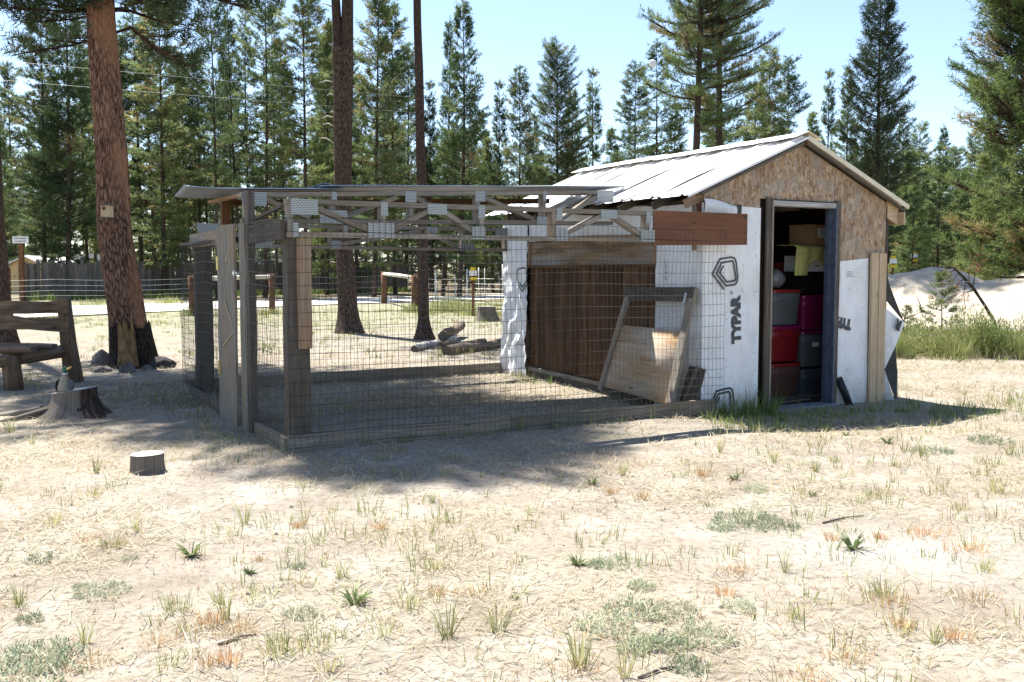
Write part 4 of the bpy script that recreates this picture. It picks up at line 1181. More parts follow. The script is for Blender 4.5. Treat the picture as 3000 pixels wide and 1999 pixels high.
# sign on a post at the fence's left end
sg = thing('notice_sign', 'white two-line notice board on a post above the board fence', 'sign', (at_depth(62, 800, 47.6).x, 47.6, 0))
d = 47.6; x = at_depth(62, 800, d).x
MB().box(x - .11, x + .11, d, d + .16, -.05, at_depth(62, 700, d).z).build('post', 'post_brown', sg)
a, b = at_depth(37, 713, d - .04), at_depth(83, 693, d - .04)
sb = MB().box(a.x, b.x, d - .05, d - .02, a.z, b.z).build('panel', 'paper_white', sg)
for i, tx in enumerate(('GYPSY BANDITS', 'LA PINE DIST')):
    me = text_mesh(tx, .105, 'print_ink_dark', .0005, .003)
    for v in me.vertices: v.co = Vector(((a.x + b.x) / 2 + v.co.x * .92, d - .052 - v.co.z, b.z - .105 - .14 * i + v.co.y)) - ORG[sb.name]
    link_mesh('lettering', me, sb)
# cream outbuilding
cb = thing('cream_outbuilding', 'small cream outbuilding with white gable roof beyond the fence end', 'building', (at_depth(70, 850, 62).x, 64, 0))
d = 62
L = lambda px, py, dd=d: at_depth(px, py, dd)
x0, x1, xr = L(32, 800).x, L(128, 800).x, L(79, 800).x
zl, zr_, zp = L(32, 776).z, L(128, 776).z, L(79, 753).z
MB().prism([(x0, -.1), (x1, -.1), (x1, zr_), (xr, zp), (x0, zl)], d, d + 5).build('wall', 'siding_cream', cb)
MB().prism([(L(8, 800).x, -.1), (x0 - .002, -.1), (x0 - .002, zl - .05), (L(8, 800).x, L(8, 782).z)], d + .3, d + 4).build('annex_wall', 'siding_cream', cb)
for s0, s1 in (((xr, zp + .05), (x0 - .25, zl - .04)), ((xr, zp + .05), (x1 + .35, zr_ - .12))):
    MB().bar((s0[0], d + 2.4, s0[1]), (s1[0], d + 2.4, s1[1]), 5.6, .07).build('roof', 'shed_roof_white', cb)
MB().bar((x0 - .02, d + 2.2, zl - .1), (L(5, 800).x, d + 2.2, L(5, 779).z), 4.4, .06).build('annex_roof', 'shed_roof_white', cb)
dr = MB().box(L(10, 800).x, L(24, 800).x, d + .25, d + .298, 0, L(15, 787).z).build('door', 'siding_door', cb)
MB().box(L(12, 800).x, L(21, 800).x, d + .24, d + .252, 1.2, 1.75).build('door_panel', 'wood_new', dr)
for px in (40, 45): MB().box(L(px, 800).x, L(px + 2, 800).x, d - .01, d - .002, 1.1, 1.18).build('wall_vent', 'window_dark', cb)
# white trailers among the trees
for i, (px0, px1, py0, py1, dd, lab) in enumerate(((118, 140, 742, 766, 74, 'white camper trailer seen past the cream outbuilding roof'), (176, 300, 747, 768, 84, 'long white trailer roof showing above the board fence'), (390, 470, 746, 768, 92, 'white trailer end behind the big pine and the fence'), (738, 830, 744, 766, 95, 'white trailer behind the gate post and the board fence'), (1050, 1200, 768, 790, 120, 'white house trailer far back between the trunks'))):
    a, b = at_depth(px0, py1, dd), at_depth(px1, py0, dd)
    t = thing('trailer', lab, 'trailer', ((a.x + b.x) / 2, dd, 0))
    MB().box(a.x, b.x, dd, dd + 2.4, .5, b.z).build('body', 'trailer_white', t)
    MB().box(a.x - .05, b.x + .05, dd - .06, dd + 2.46, b.z + .002, b.z + .10).build('roof', 'shed_roof_white', t)
    n = max(1, int((b.x - a.x) / 1.6))
    for k_ in range(n):
        c = a.x + (k_ + .5) * (b.x - a.x) / n
        MB().box(c - .3, c + .3, dd - .012, dd - .002, b.z - .75, b.z - .3).build('window', 'window_dark', t)
    for k_ in (.25, .75):
        c = a.x + k_ * (b.x - a.x); MB().tube([(c, dd - .02, .3), (c, dd + .18, .3)], [.33, .33], 14).build('wheel', 'black_plastic', t)

# H braces of the yard fence
def brace(pA, topA, pB, topB, label, thick=.1):
    a, b = gnd(*pA), gnd(*pB)
    za, zb = at_depth(pA[0], topA, a.y).z, at_depth(pB[0], topB, b.y).z
    t = thing('fence_brace', label, 'fence brace', ((a.x + b.x) / 2, (a.y + b.y) / 2, 0))
    for p, z in ((a, za), (b, zb)):
        MB().tube([(p.x, p.y, -.1), (p.x + .02, p.y, z * .5), (p.x - .01, p.y, z)], [thick * 1.06, thick, thick * .95], 10, wob=.1).build('post', 'post_brown', t)
    MB().tube([(a.x, a.y, za - .12), ((a.x + b.x) / 2, (a.y + b.y) / 2, (za + zb) / 2 - .1), (b.x, b.y, zb - .1)], [.075, .08, .07], 8, wob=.1).build('rail', 'rail_white', t)
    return a, b
A1, B1 = brace((562, 925), 808, (797, 915), 803, 'log fence brace with pale rail behind the back corner of the run')
A2, B2 = brace((1125, 889), 795, (1215, 914), 806, 'log fence brace with pale rail beside the thin bare trunk', .13)
def fence_wires(pts, heights, label, r=.0032, posts=()):
    t = thing('wire_fence', label, 'fence', (pts[0][0], pts[0][1], 0))
    for h in heights:
        path = []
        for i in range(len(pts) - 1):
            p, q = Vector((*pts[i], 0)), Vector((*pts[i + 1], 0)); n = 10
            for k_ in range(n):
                f = k_ / n; c = p.lerp(q, f); path.append((c.x, c.y, h - .05 * math.sin(math.pi * f) * (h / 1.3) + random.uniform(-.006, .006)))
        path.append((*pts[-1], h))
        MB().tube(path, [r] * len(path), 3, cap=False, smooth=False).build('line_wire', 'wire_light', t)
    m = MB()
    for i in range(len(pts) - 1):
        p, q = Vector((*pts[i], 0)), Vector((*pts[i + 1], 0)); n = int((q - p).length / .3)
        for k_ in range(n):
            c = p.lerp(q, k_ / n); sg_ = .05 * math.sin(math.pi * k_ / n)
            m.tube([(c.x, c.y, heights[-1]), (c.x, c.y, heights[0] - sg_)], [r * .55] * 2, 3, cap=False, smooth=False)
    m.build('stay_wires', 'wire_light', t, kind='stuff')
    for (x, y, h) in posts:
        MB().bar((x, y, -.1), (x, y, h), .04, .04, up=(0, 1, 0)).build('post', 'rust', t)
HS = (1.2, 1.03, .88, .73, .58, .43, .3, .18)
p_ = gnd(-350, 960)
fence_wires([(p_.x, p_.y), ((p_.x + A1.x) / 2, (p_.y + A1.y) / 2), (A1.x, A1.y)], HS, 'silver wire fence strung to the left of the log brace', posts=((-16.3, 27.7, 1.3),))
fence_wires([(B1.x, B1.y), (A2.x, A2.y)], (1.25, 1.0, .75, .5), 'slack wires between the two log braces')
tp = gnd(1390, 926)
fence_wires([(B2.x, B2.y), (tp.x, tp.y), (6.0, 27.5), (13.0, 25)], HS, 'silver wire fence strung from the log brace past the rusty post')
# rusty T posts with yellow insulators
def tpost(x, y, top, label, mats=('rust',), d=None, tags=True):
    p = gnd(x, y) if d is None else Vector((at_depth(x, 800, d).x, d, 0))
    z = at_depth(x, top, p.y).z
    t = thing('metal_post', label, 'post', (p.x, p.y, 0))
    MB().box(p.x - .035, p.x + .035, p.y - .006, p.y + .006, -.1, z).box(p.x - .006, p.x + .006, p.y + .007, p.y + .05, -.1, z).build('post', mats[0], t)
    if tags:
        MB().box(p.x - .09, p.x + .13, p.y - .05, p.y - .01, z - .28, z - .19).build('insulator', 'tag_yellow', t)
        MB().box(p.x - .12, p.x + .12, p.y - .05, p.y - .008, z - .14, z + .02).build('cap', 'tag_white', t)
        MB().box(p.x - .08, p.x + .08, p.y - .055, p.y - .009, z + .022, z + .12).build('cap_tip', 'tag_yellow', t)
    return p
tpost(1386, 927, 795, 'rusty metal post with white and yellow insulator')
def marker(px, d, y0, y1):
    p0, p1 = at_depth(px, y1, d), at_depth(px, y0, d)
    t = MB().tube([(p0.x, d, -.1), (p1.x, d, p1.z)], [.035, .03], 8).build('marker_post', 'tag_white', org=(p0.x, d, 0), label='thin white marker post among the far trunks', cat='post', group='white marker posts in the far wood')
for px, d, y0 in ((1368, 52, 788), (1402, 60, 784), (1420, 58, 786), (1334, 55, 790), (1276, 50, 792), (1472, 60, 775), (1462, 66, 800)): marker(px, d, y0, 820)
q = at_depth(2677, 800, 30)
tpost(2677, 0, 745, 'dark metal post with yellow tag behind the sand heap', ('rust',), 36, True)
tpost(2615, 0, 760, 'thin metal post near the shed corner with small yellow tag', ('rust',), 33, True)
# fence on the right, close behind the shed
y_ = 16.2
fence_wires([(5.4, 16.6), (8.2, 16.2), (11.5, 15.9), (15, 15.6)], (1.27, .98, .86, .74, .6, .46, .33, .2, .1), 'silver wire fence running through the weeds right of the shed', r=.0026)

# power lines
for i, pts in enumerate((((-300, 150, 34), (0, 178, 36), (700, 241, 42), (1400, 302, 50), (2300, 378, 62), (3300, 452, 80)), ((-300, 210, 34), (0, 235, 36), (700, 291, 42), (1400, 345, 50), (2300, 408, 62), (3300, 470, 80)))):
    path = [at_depth(*q_) for q_ in pts]; pth = []
    for j in range(len(path) - 1):
        for k_ in range(6): pth.append(path[j].lerp(path[j + 1], k_ / 6))
    MB().tube(pth, [.0055] * len(pth), 4, cap=False).build('power_line', 'wire_light', org=path[0], label=('upper', 'lower')[i] + ' overhead wire crossing in front of the forest', cat='wire')

# ================================================================== TREES
def rand_perp(ax):
    r = RNG.normal(size=ax.shape); r -= (r * ax).sum(1, keepdims=True) * ax
    return r / np.linalg.norm(r, axis=1, keepdims=True)
def needles_from_shoots(P, A, L, tint, nn, nl, nw, spread=.85, fwd=.55):
    N = len(P); P = np.repeat(P, nn, 0); A = np.repeat(A, nn, 0); Ls = np.repeat(L, nn); T = np.repeat(tint, nn)
    u = RNG.uniform(.05, 1, N * nn)[:, None]
    base = P + A * u * Ls[:, None]
    pr = rand_perp(A); d = A * fwd + pr * spread; d /= np.linalg.norm(d, axis=1, keepdims=True)
    wv = np.cross(d, RNG.normal(size=d.shape)); wv /= np.linalg.norm(wv, axis=1, keepdims=True) + 1e-9
    ln = nl * RNG.uniform(.7, 1.25, N * nn)[:, None]
    V = np.stack([base - wv * nw / 2, base + wv * nw / 2, base + d * ln], 1)
    return V, T + RNG.uniform(-.12, .12, N * nn)
PINES = {}
def pine(key, seed, H, cb, R, r0, whorl=.3, perw=4, prof=(.15, .8), elev=(-.2, .85), curl=.28, shoot=.30, sdens=9, nn=14, nl=.12, nw=.022, mat='needles', barkm='bark_dark', tint=(.1, .7), ragged=.35, dead=.015, side=.42, build_trunk=True, dead_low=True):
    rs = np.random.default_rng(seed); random.seed(seed)
    tr = MB()
    sway = rs.uniform(-.02, .02, 2) * H
    tp = lambda z: Vector((sway[0] * math.sin(z / H * 2.4), sway[1] * math.sin(z / H * 1.9), z))
    n = 14
    if build_trunk:
        tr.tube([tp(H * i / n - (.15 if i == 0 else 0)) for i in range(n + 1)], [r0 * ((1 - i / n) ** .85 * .93 + .02) * (1.25 if i == 0 else 1) for i in range(n + 1)], 9, wob=.08)
    st = MB()
    SP, SA, SL, ST = [], [], [], []
    z = cb * H
    while z < H * .985:
        t = (z - cb * H) / (H * (1 - cb))
        env = (prof[0] + (1 - prof[0]) * min(1, t / .18)) * (1 - t) ** prof[1] + .035
        for _ in range(max(2, int(rs.normal(perw, 1)))):
            if rs.uniform() < .12 + .15 * ragged: continue
            L = R * env * (1 + rs.uniform(-ragged, ragged * .45))
            az = rs.uniform(0, 6.283); e = elev[0] + (elev[1] - elev[0]) * t + rs.uniform(-.15, .15)
            dr = Vector((math.cos(az), math.sin(az), 0)); sd = Vector((-dr.y, dr.x, 0)); p0 = tp(z + rs.uniform(-.1, .1))
            def bp(s, lat=0.0): return p0 + dr * (L * s * math.cos(e)) + Vector((0, 0, L * s * math.sin(e) + curl * L * s * s)) + sd * lat
            rb = max(.006, .016 * L / 1.5)
            st.tube([bp(0), bp(.5), bp(1)], [rb * 1.4, rb, rb * .4], 3, cap=False)
            ns = max(3, int(sdens * L * rs.uniform(.8, 1.2) + 2))
            bt = rs.uniform(tint[0], tint[1]); isdead = rs.uniform() < dead
            for _k in range(ns):
                s = 1 - .78 * rs.uniform() ** 1.25; sgn = 1 if rs.uniform() < .5 else -1
                lat = sgn * L * side * (1.12 - s) * rs.uniform() ** .7
                q = bp(s, lat) + Vector((0, 0, rs.uniform(-.05, .08)))
                ax = dr * rs.uniform(.35, 1) + sd * (sgn * rs.uniform(0, .8)) + Vector((0, 0, rs.uniform(.15, .95)))
                ax.normalize()
                SP.append(q); SA.append(ax); SL.append(shoot * rs.uniform(.6, 1.2)); ST.append(1.0 if isdead else bt + rs.uniform(-.12, .12))
                if rs.uniform() < .35:
                    st.tube([bp(max(.05, s - .2)), q + ax * .1], [rb * .5, rb * .3], 3, cap=False)
        z += whorl * rs.uniform(.7, 1.3) * (1 - .35 * t)
    # leader
    for _k in range(5):
        SP.append(tp(H * (.97 + .006 * _k))); SA.append(Vector((rs.uniform(-.2, .2), rs.uniform(-.2, .2), 1)).normalized()); SL.append(shoot); ST.append(.5)
    if dead_low:
        z = H * .12
        while z < cb * H:
            az = rs.uniform(0, 6.283); L = rs.uniform(.2, .8) * R * .6; p0 = tp(z)
            q = p0 + Vector((math.cos(az) * L, math.sin(az) * L, rs.uniform(-.3, .2) * L))
            st.tube([p0, p0.lerp(q, .6) + Vector((0, 0, .05)), q], [.018, .012, .004], 3, cap=False); z += rs.uniform(.12, .5)
    V, T = needles_from_shoots(np.array(SP, dtype=float), np.array(SA, dtype=float), np.array(SL), np.array(ST), nn, nl, nw)
    crown = tri_mesh('foliage', V, T, mat)
    PINES[key] = (tr.mesh('trunk', barkm) if build_trunk else None, st.mesh('limbs', barkm), crown, H, R)
    return PINES[key]
FAR = dict(sdens=17, nn=12, nl=.16, nw=.037, shoot=.36, whorl=.26, side=.42)
pine('A', 1, 16, .12, 1.75, .13, ragged=.4, **FAR)
pine('A2', 2, 16, .18, 1.6, .12, ragged=.5, tint=(.2, .85), **FAR)
pine('A3', 3, 15, .08, 1.9, .13, tint=(.05, .6), ragged=.35, **FAR)
pine('B', 4, 18, .36, 1.5, .12, ragged=.6, tint=(.1, .7), **{**FAR, 'sdens': 11})
pine('B2', 5, 18, .42, 1.4, .11, ragged=.6, tint=(.2, .8), **{**FAR, 'sdens': 11})
pine('C', 6, 12, .03, 1.45, .1, prof=(.75, .8), tint=(.3, .9), mat='needles_light', **FAR)
pine('C2', 7, 12, .05, 1.35, .1, prof=(.6, .9), elev=(-.1, 1.0), tint=(.1, .7), **FAR)
pine('D', 8, 17, .2, 2.1, .17, perw=5, prof=(.55, .58), curl=.42, tint=(.1, .8), mat='needles_dark', ragged=.35, **{**FAR, 'sdens': 20, 'nw': .026, 'nl': .15})
pine('E', 9, 20, .3, 2.6, .19, perw=5, prof=(.55, .3), curl=.2, tint=(.15, .85), ragged=.75, dead=.08, **{**FAR, 'sdens': 17, 'nw': .026, 'nl': .17})
pine('F', 61, 17, .1, 1.9, .13, ragged=.65, prof=(.35, .55), elev=(-.35, .7), curl=.34, tint=(.3, .95), **{**FAR, 'side': .5})
pine('F2', 62, 18, .22, 1.7, .13, ragged=.75, prof=(.3, .45), elev=(-.3, .6), tint=(.2, .9), dead=.03, perw=3, **{**FAR, 'sdens': 20})
pine('F3', 63, 16, .3, 1.6, .11, ragged=.7, prof=(.5, .4), elev=(-.4, .8), tint=(.1, .8), dead=.02, perw=3, **{**FAR, 'sdens': 15})
pine('G', 64, 14, .05, 1.9, .12, ragged=.55, prof=(.7, .6), elev=(-.3, .9), tint=(.25, .95), mat='needles_light', **FAR)
pine('S', 10, 3.2, .1, .75, .035, whorl=.22, sdens=14, prof=(.6, .8), shoot=.22, mat='needles_light', dead_low=False)

TREE_OBJS = []
def tree(key, x, d, top_px=None, hw_px=None, height=None, rscale=None, rot=None, label='', group=None, lean=(0, 0), name='pine_tree', cat='tree', base=None):
    tm, lm, cm, H, R = PINES[key]
    if base is None: base = Vector((at_depth(x, 800, d).x, d, 0))
    h = height if height else at_depth(x, top_px, d).z
    s = h / H
    rr = rscale if rscale else (hw_px / F_PX * d) / R
    t = bpy.data.objects.new(name, None); COL.objects.link(t)
    t.location = base; t.rotation_euler = (lean[0], lean[1], random.uniform(0, 6.28) if rot is None else rot)
    props(t, label, cat, group)
    for nm, me in (('trunk', tm), ('limbs', lm), ('crown', cm)):
        if me is None: continue
        o = link_mesh(nm, me, t, kind='stuff' if nm == 'limbs' else None); o.scale = (rr, rr, s) if nm != 'trunk' else ((rr + s) / 2, (rr + s) / 2, s)
    return t
random.seed(21)
LL = 'tall lodgepole pine in the stand behind the grey board fence'; LG = 'lodgepole stand behind the board fence'
ML = 'lodgepole pine in the wood behind the shed roof'; MG = 'pines behind the shed roof'
RL = 'pine in the wood behind the sand heaps'; RG = 'pines behind the sand heaps'
for key, x, d, top, hw, lab in (
    ('C2', 18, 66, 335, 52, 'short dark pine behind the annex of the cream outbuilding'), ('F', 128, 54, -10, 125, 'broad full pine rising behind the roof of the cream outbuilding'),
    ('A3', 195, 52, -110, 125, 'tallest full pine between the cream outbuilding and the big red-barked pine'), ('B', 258, 58, 60, 85, 'slim dark pine half hidden by the upper trunk of the big red-barked pine'),
    ('G', 330, 62, 60, 105, 'paler pine whose stem shows right beside the birdhouse trunk'), ('F2', 415, 60, 40, 115, 'full pine behind the board fence above the jagged black rock'),
    ('F', 480, 54, -20, 135, 'widest pine between the big red-barked pine and the chicken run'), ('G', 545, 66, 170, 85, 'short light green pine above the overhanging corner of the run roof'),
    ('F3', 636, 52, -60, 75, 'slim bare-stemmed pine rising above the gate of the run'), ('B', 588, 66, 150, 60, 'short bare-stemmed pine above the back post of the run'),
    ('B', 712, 56, -40, 58, 'slender pine of the close group, above the gate post'), ('B2', 738, 58, -30, 62, 'second slender pine of the close group above the gate post'),
    ('F3', 776, 53, -140, 95, 'tallest slender pine of the close group above the gate post'), ('B2', 812, 60, 10, 60, 'shorter slender pine ending the close group towards the forked pine'),
    ('B', 690, 68, 60, 55, 'thin pine seen behind the close group of slender pines'), ('F2', 896, 52, -90, 110, 'tall shaggy pine between the slender group and the forked pine'),
    ('G', 958, 60, 70, 70, 'light green pine touching the forked trunk with its branches'), ('F', 1095, 53, -60, 115, 'full dark pine standing between the forked trunk and the thin trunk'),
    ('F2', 1158, 60, 20, 90, 'narrower pine beside the full dark one, next to the thin trunk'), ('G', 1050, 64, 120, 95, 'pale pine just behind the forked trunk'),
    ('A', 1298, 58, 55, 62, 'shorter spire of the pair of pines beside the thin trunk'), ('A3', 1346, 54, -5, 108, 'taller spire of the pair of pines beside the thin trunk'),
    ('C2', 1268, 70, 240, 60, 'small pine whose top shows beside the thin trunk'), ('C', 1420, 72, 330, 55, 'small light green pine between the pair of spires and the shed roof')):
    tree(key, x, d, top, hw, label=lab, group=LG, lean=(random.uniform(-.012, .012), random.uniform(-.025, .025)))
for key, x, d, top, hw, lab in (
    ('C2', 1470, 66, 245, 58, 'narrow dark pine whose tip stands beside a taller spire near the run roof'), ('F', 1516, 58, 200, 78, 'pointed pine above the far end of the run roof'),
    ('A3', 1690, 62, 255, 68, 'stocky pine tucked beside the ragged open-topped pine'), ('C2', 1745, 56, 205, 66, 'slim spire standing alone above the far end of the shed ridge'),
    ('A2', 1568, 70, 330, 60, 'low pine between the pointed pine and the ragged open-topped pine'), ('F2', 1856, 54, 185, 82, 'dark pine next to the bare trunk with the dish'),
    ('G', 2195, 62, 250, 100, 'broad pine filling the gap beside the leaning partner pine'), ('F', 2250, 56, 140, 90, 'tall pine right above the shed ridge near the gable'),
    ('F3', 2312, 58, 178, 80, 'slim pine right above the gable peak'), ('C', 2090, 66, 300, 90, 'bushy light green pine behind the pair of thick trunks'), ('A2', 1960, 64, 300, 75, 'pine between the dish trunk and the thick bare trunk'),
    ('C2', 2428, 64, 208, 56, 'narrow pine beside the gable peak, first of two'), ('A2', 2482, 62, 192, 64, 'pale narrow pine touching the dense dark pine'), ('C', 2380, 72, 330, 60, 'small pine showing just over the gable slope'), ('C', 1800, 74, 380, 60, 'small light pine low over the shed ridge')):
    tree(key, x, d, top, hw, label=lab, group=MG, lean=(random.uniform(-.012, .012), random.uniform(-.025, .025)))
tree('E', 1638, 50, 140, 95, label='pine with an open ragged top standing clear above its neighbours', lean=(0, .01))
tree('B2', 1912, 50, 118, 92, label='bare-trunked pine carrying the white dish')
for key, x, d, top, hw in (
    ('C', 2660, 46, 445, 78), ('C2', 2748, 58, 430, 66), ('A3', 2700, 64, 520, 90), ('A', 2800, 60, 500, 85), ('C', 2868, 50, 455, 70), ('A2', 2640, 70, 540, 80),
    ('A3', 2920, 54, 420, 110), ('C', 2985, 44, 520, 110), ('A2', 2850, 75, 560, 90), ('A', 2760, 80, 600, 90), ('A3', 2590, 66, 560, 90)):
    tree(key, x, d, top, hw, label=RL, group=RG, lean=(random.uniform(-.012, .012), random.uniform(-.015, .015)))
# second rank of the stand, overlapping the first
random.seed(31)
for x in (-60, 60, 165, 290, 365, 450, 520, 600, 665, 850, 925, 1000, 1130, 1200, 1250, 1390, 1450, 1610, 1790, 2000, 2150, 2540, 2610, 2690, 2780, 2900):
    lo_, hi_ = (40, 260) if x < 1230 else (330, 480)
    tree(random.choice(('F', 'F2', 'F3', 'G', 'A2')), x + random.uniform(-15, 15), random.uniform(62, 78), random.uniform(lo_, hi_), random.uniform(62, 95), label='pine in the second rank, partly hidden by the front trees', group='second rank of the stand', lean=(random.uniform(-.03, .03), random.uniform(-.04, .04)))
# the deeper wood, individual trees further back
random.seed(5)
xk = -260
while xk < 3300:
    d = random.uniform(82, 130); top = random.uniform(330, 520) if 300 < xk < 1400 or xk > 2500 else random.uniform(430, 560)
    if xk < 300: top = random.uniform(250, 480)
    tree(random.choice(('A', 'A2', 'F', 'F2', 'F3', 'B2', 'G')), xk, d, top, random.uniform(42, 66), label='pine deep in the wood, small with distance', group='pines deep in the wood')
    xk += random.uniform(22, 44)
random.seed(15)
xk = -200
while xk < 3250:
    d = random.uniform(74, 118)
    tree(random.choice(('C', 'C2', 'A3')), xk, d, height=random.uniform(3.0, 7.0), rscale=random.uniform(.75, 1.15), label='young bushy pine in the understorey of the far wood', group='young pines in the understorey')
    xk += random.uniform(35, 70)
# close dark pine right of the gable, and the pair behind the ridge
tree('D', 2580, 33, -45, 128, label='dense dark pine standing right behind the gable', lean=(0, .0), rot=1.2)
tree('C2', 2668, 36, 520, 60, label='young dark pine at the foot of the dense dark pine')
tree('E', 2020, 33, -900, 155, label='tall pine with thick bare trunk rising behind the shed ridge', rot=.4)
tree('E', 2112, 36, -760, 140, label='leaning partner of the tall pine behind the shed ridge', rot=2.6)
# dish on the bare trunk
q = at_depth(1912, 187, 49.6)
ds = thing('satellite_dish', 'small white round dish fixed high on a bare pine trunk', 'dish', q)
m = MB(); m.grid(lambda u, v: (q.x + math.cos(u * 6.2832) * v * .2, 49.6 + .06 * v * v - .06, q.z + math.sin(u * 6.2832) * v * .2), 20, 4); o = m.build('reflector', 'trailer_white', ds); o.modifiers.new('t', 'SOLIDIFY').thickness = .01
MB().bar((q.x, 49.62, q.z), (q.x + .02, 49.95, q.z), .04, .04).build('bracket', 'wire', ds)

# near pines with their own trunks ------------------------------------------------
def near_trunk(t, path, radii, mat, n=22, flare=None, name='trunk', relief=.03):
    m = MB(); L = 0; P = [Vector(p) for p in path]
    # resample
    pts, rad = [], []
    for i in range(len(P) - 1):
        for k_ in range(10):
            f = k_ / 10; pts.append(P[i].lerp(P[i + 1], f)); rad.append(radii[i] + (radii[i + 1] - radii[i]) * f)
    pts.append(P[-1]); rad.append(radii[-1])
    pts = [q_ + Vector((mnoise.noise((q_.z * .5, q_.x, 1)), mnoise.noise((q_.z * .5, q_.x, 5)), 0)) * .035 for q_ in pts]
    for i, (p, r) in enumerate(zip(pts, rad)):
        for j in range(n):
            a = 6.2832 * j / n; c, s = math.cos(a), math.sin(a)
            k_ = 1 + relief * mnoise.noise((c * 7, s * 7, p.z * 1.2)) + relief * .8 * mnoise.noise((c * 14, s * 14, p.z * 3))
            if flare and p.z < flare[0]: k_ *= 1 + (1 - p.z / flare[0]) ** 2 * flare[1] * (.7 + .6 * max(0, math.cos(a * 2.5 + 1)))
            m.v.append((p.x + c * r * k_, p.y + s * r * k_, p.z))
    for i in range(len(pts) - 1):
        u0 = pts[i].z; u1 = pts[i + 1].z
        for j in range(n):
            a, b = i * n + j, i * n + (j + 1) % n; c = 6.2832 * .25 / n
            m.face((a, b, b + n, a + n), [(u0, j * c), (u0, (j + 1) * c), (u1, (j + 1) * c), (u1, j * c)], 0, True)
    return m.build(name, mat, t)
# the big pine on the left
bpz = gnd(372, 1078); bpx, bpy_ = bpz.x, bpz.y + .3
pt = thing('pine_tree', 'big red-barked pine with a birdhouse and a bark scar at its foot', 'tree', (bpx, bpy_, 0))
def cx_at(px, py): return at_depth(px, py, bpy_)
q1, q2 = cx_at(339, 700), cx_at(297, 0)
lean_x = (q2.x - bpx) / q2.z
near_trunk(pt, [(bpx, bpy_, -.1), (bpx - .06, bpy_, .5), (q1.x, bpy_, q1.z), (q2.x, bpy_, q2.z), (q2.x - .55, bpy_ + .1, 12), (q2.x - .9, bpy_ + .1, 19)], [.295, .272, .235, .197, .13, .02], 'bark_ponderosa', 44, (.8, .28), relief=.075)
# charred foot and scar: a thin shell over the lower trunk
def shell(t, x, y, z0, z1, a0, a1, r0, r1, mat, name, ragged=.12, dx=0.0):
    m = MB()
    def fn(u, v):
        a = a0 + (a1 - a0) * u
        zt = z1 + ragged * mnoise.noise((u * 6, 3, 1)) + ragged * .5 * mnoise.noise((u * 17, 1, 1)); z = z0 + (zt - z0) * v
        fl = 1 + (max(0, 1 - z / .8)) ** 2 * .28 * (.7 + .6 * max(0, math.cos(a * 2.5 + 1)))
        r = (r0 + (r1 - r0) * (z - z0) / (z1 - z0)) * fl * (1 + .03 * mnoise.noise((math.cos(a) * 9, math.sin(a) * 9, z * 3)))
        return (x + dx * z + math.cos(a) * r, y + math.sin(a) * r, z)
    m.grid(fn, 60, 12, su=abs(a1 - a0) * r0, sv=1.0)
    m.uv = [[(v * 1.0, u) for u, v in f] for f in m.uv]
    return m.build(name, mat, t)
shell(pt, bpx, bpy_, -.08, .62, math.pi * .95, math.pi * 2.1, .312, .29, 'bark_char', 'charred_bark', .14, dx=-.1)
shell(pt, bpx + .01, bpy_, .03, .66, math.pi * 1.42, math.pi * 1.66, .322, .300, 'pitch_wood', 'bark_scar', .3, dx=-.09)
pine('BIG', 31, 11.6, .0, 2.9, .2, whorl=.27, perw=5, prof=(.55, .5), elev=(-.25, .8), curl=.12, shoot=.32, sdens=24, nn=18, nl=.16, nw=.015, mat='needles_dark', tint=(.1, .9), side=.5, ragged=.45, build_trunk=False, dead_low=False, dead=.05)
_, lm, cm, H, R = PINES['BIG']
for nm, me in (('limbs', lm), ('crown', cm)):
    o = link_mesh(nm, me, pt, kind='stuff' if nm == 'limbs' else None, loc= (q2.x - bpx + .25, .4, 5.15)); o.rotation_euler = (0, -.07, 1.0); o.scale = (1.0, 1.0, 1.03)
    o = link_mesh(nm, me, pt, kind='stuff' if nm == 'limbs' else None, loc=(q2.x - bpx + .25, .35, 5.4)); o.rotation_euler = (0, -.05, 3.3); o.scale = (.92, .92, 1.0)
# forked pine
fz = gnd(1018, 978); fx, fy = fz.x, fz.y + .3
ft = thing('pine_tree', 'tall bare pine trunk that forks into two stems', 'tree', (fx, fy, 0))
C = lambda px, py, dd: at_depth(px, py, dd)
n0, n1, n2 = C(1006, 700, fy), C(1004, 400, fy), C(1005, 140, fy)
near_trunk(ft, [(fx, fy, -.1), (fx - .03, fy, .6), (n0.x, fy, n0.z), (n1.x, fy, n1.z), (n2.x, fy, n2.z)], [.27, .225, .19, .205, .245], 'bark_dark', 22, (.7, .45), relief=.04)
tl_, tr_ = C(984, 0, fy), C(1020, 0, fy)
near_trunk(ft, [(n1.x - .06, fy, n1.z), (n2.x - .1, fy, n2.z), (tl_.x, fy, tl_.z), (tl_.x - .25, fy, 16)], [.13, .115, .10, .02], 'bark_dark', 14, name='left_stem')
near_trunk(ft, [(n1.x + .06, fy, n1.z), (n2.x + .1, fy, n2.z), (tr_.x, fy, tr_.z), (tr_.x + .3, fy, 18)], [.15, .145, .13, .02], 'bark_dark', 14, name='right_stem')
tw = MB()
for (x0, y0, x1, y1) in ((980, 420, 935, 405), (980, 372, 945, 365), (980, 345, 940, 348), (980, 335, 966, 330), (980, 282, 957, 281), (980, 242, 935, 244), (973, 20, 932, 15), (1000, 130, 965, 133)):
    a, b = C(x0, y0, fy), C(x1, y1, fy); tw.tube([a, a.lerp(b, .55) + Vector((0, 0, .05)), b], [.018, .013, .005], 4)
tw.build('dead_twig', 'wood_bleached', ft)
pine('HI', 41, 10, .05, 2.2, .15, whorl=.32, perw=4, prof=(.6, .6), elev=(-.1, .8), sdens=16, nn=12, nl=.16, nw=.03, ragged=.45, build_trunk=False, dead_low=False)
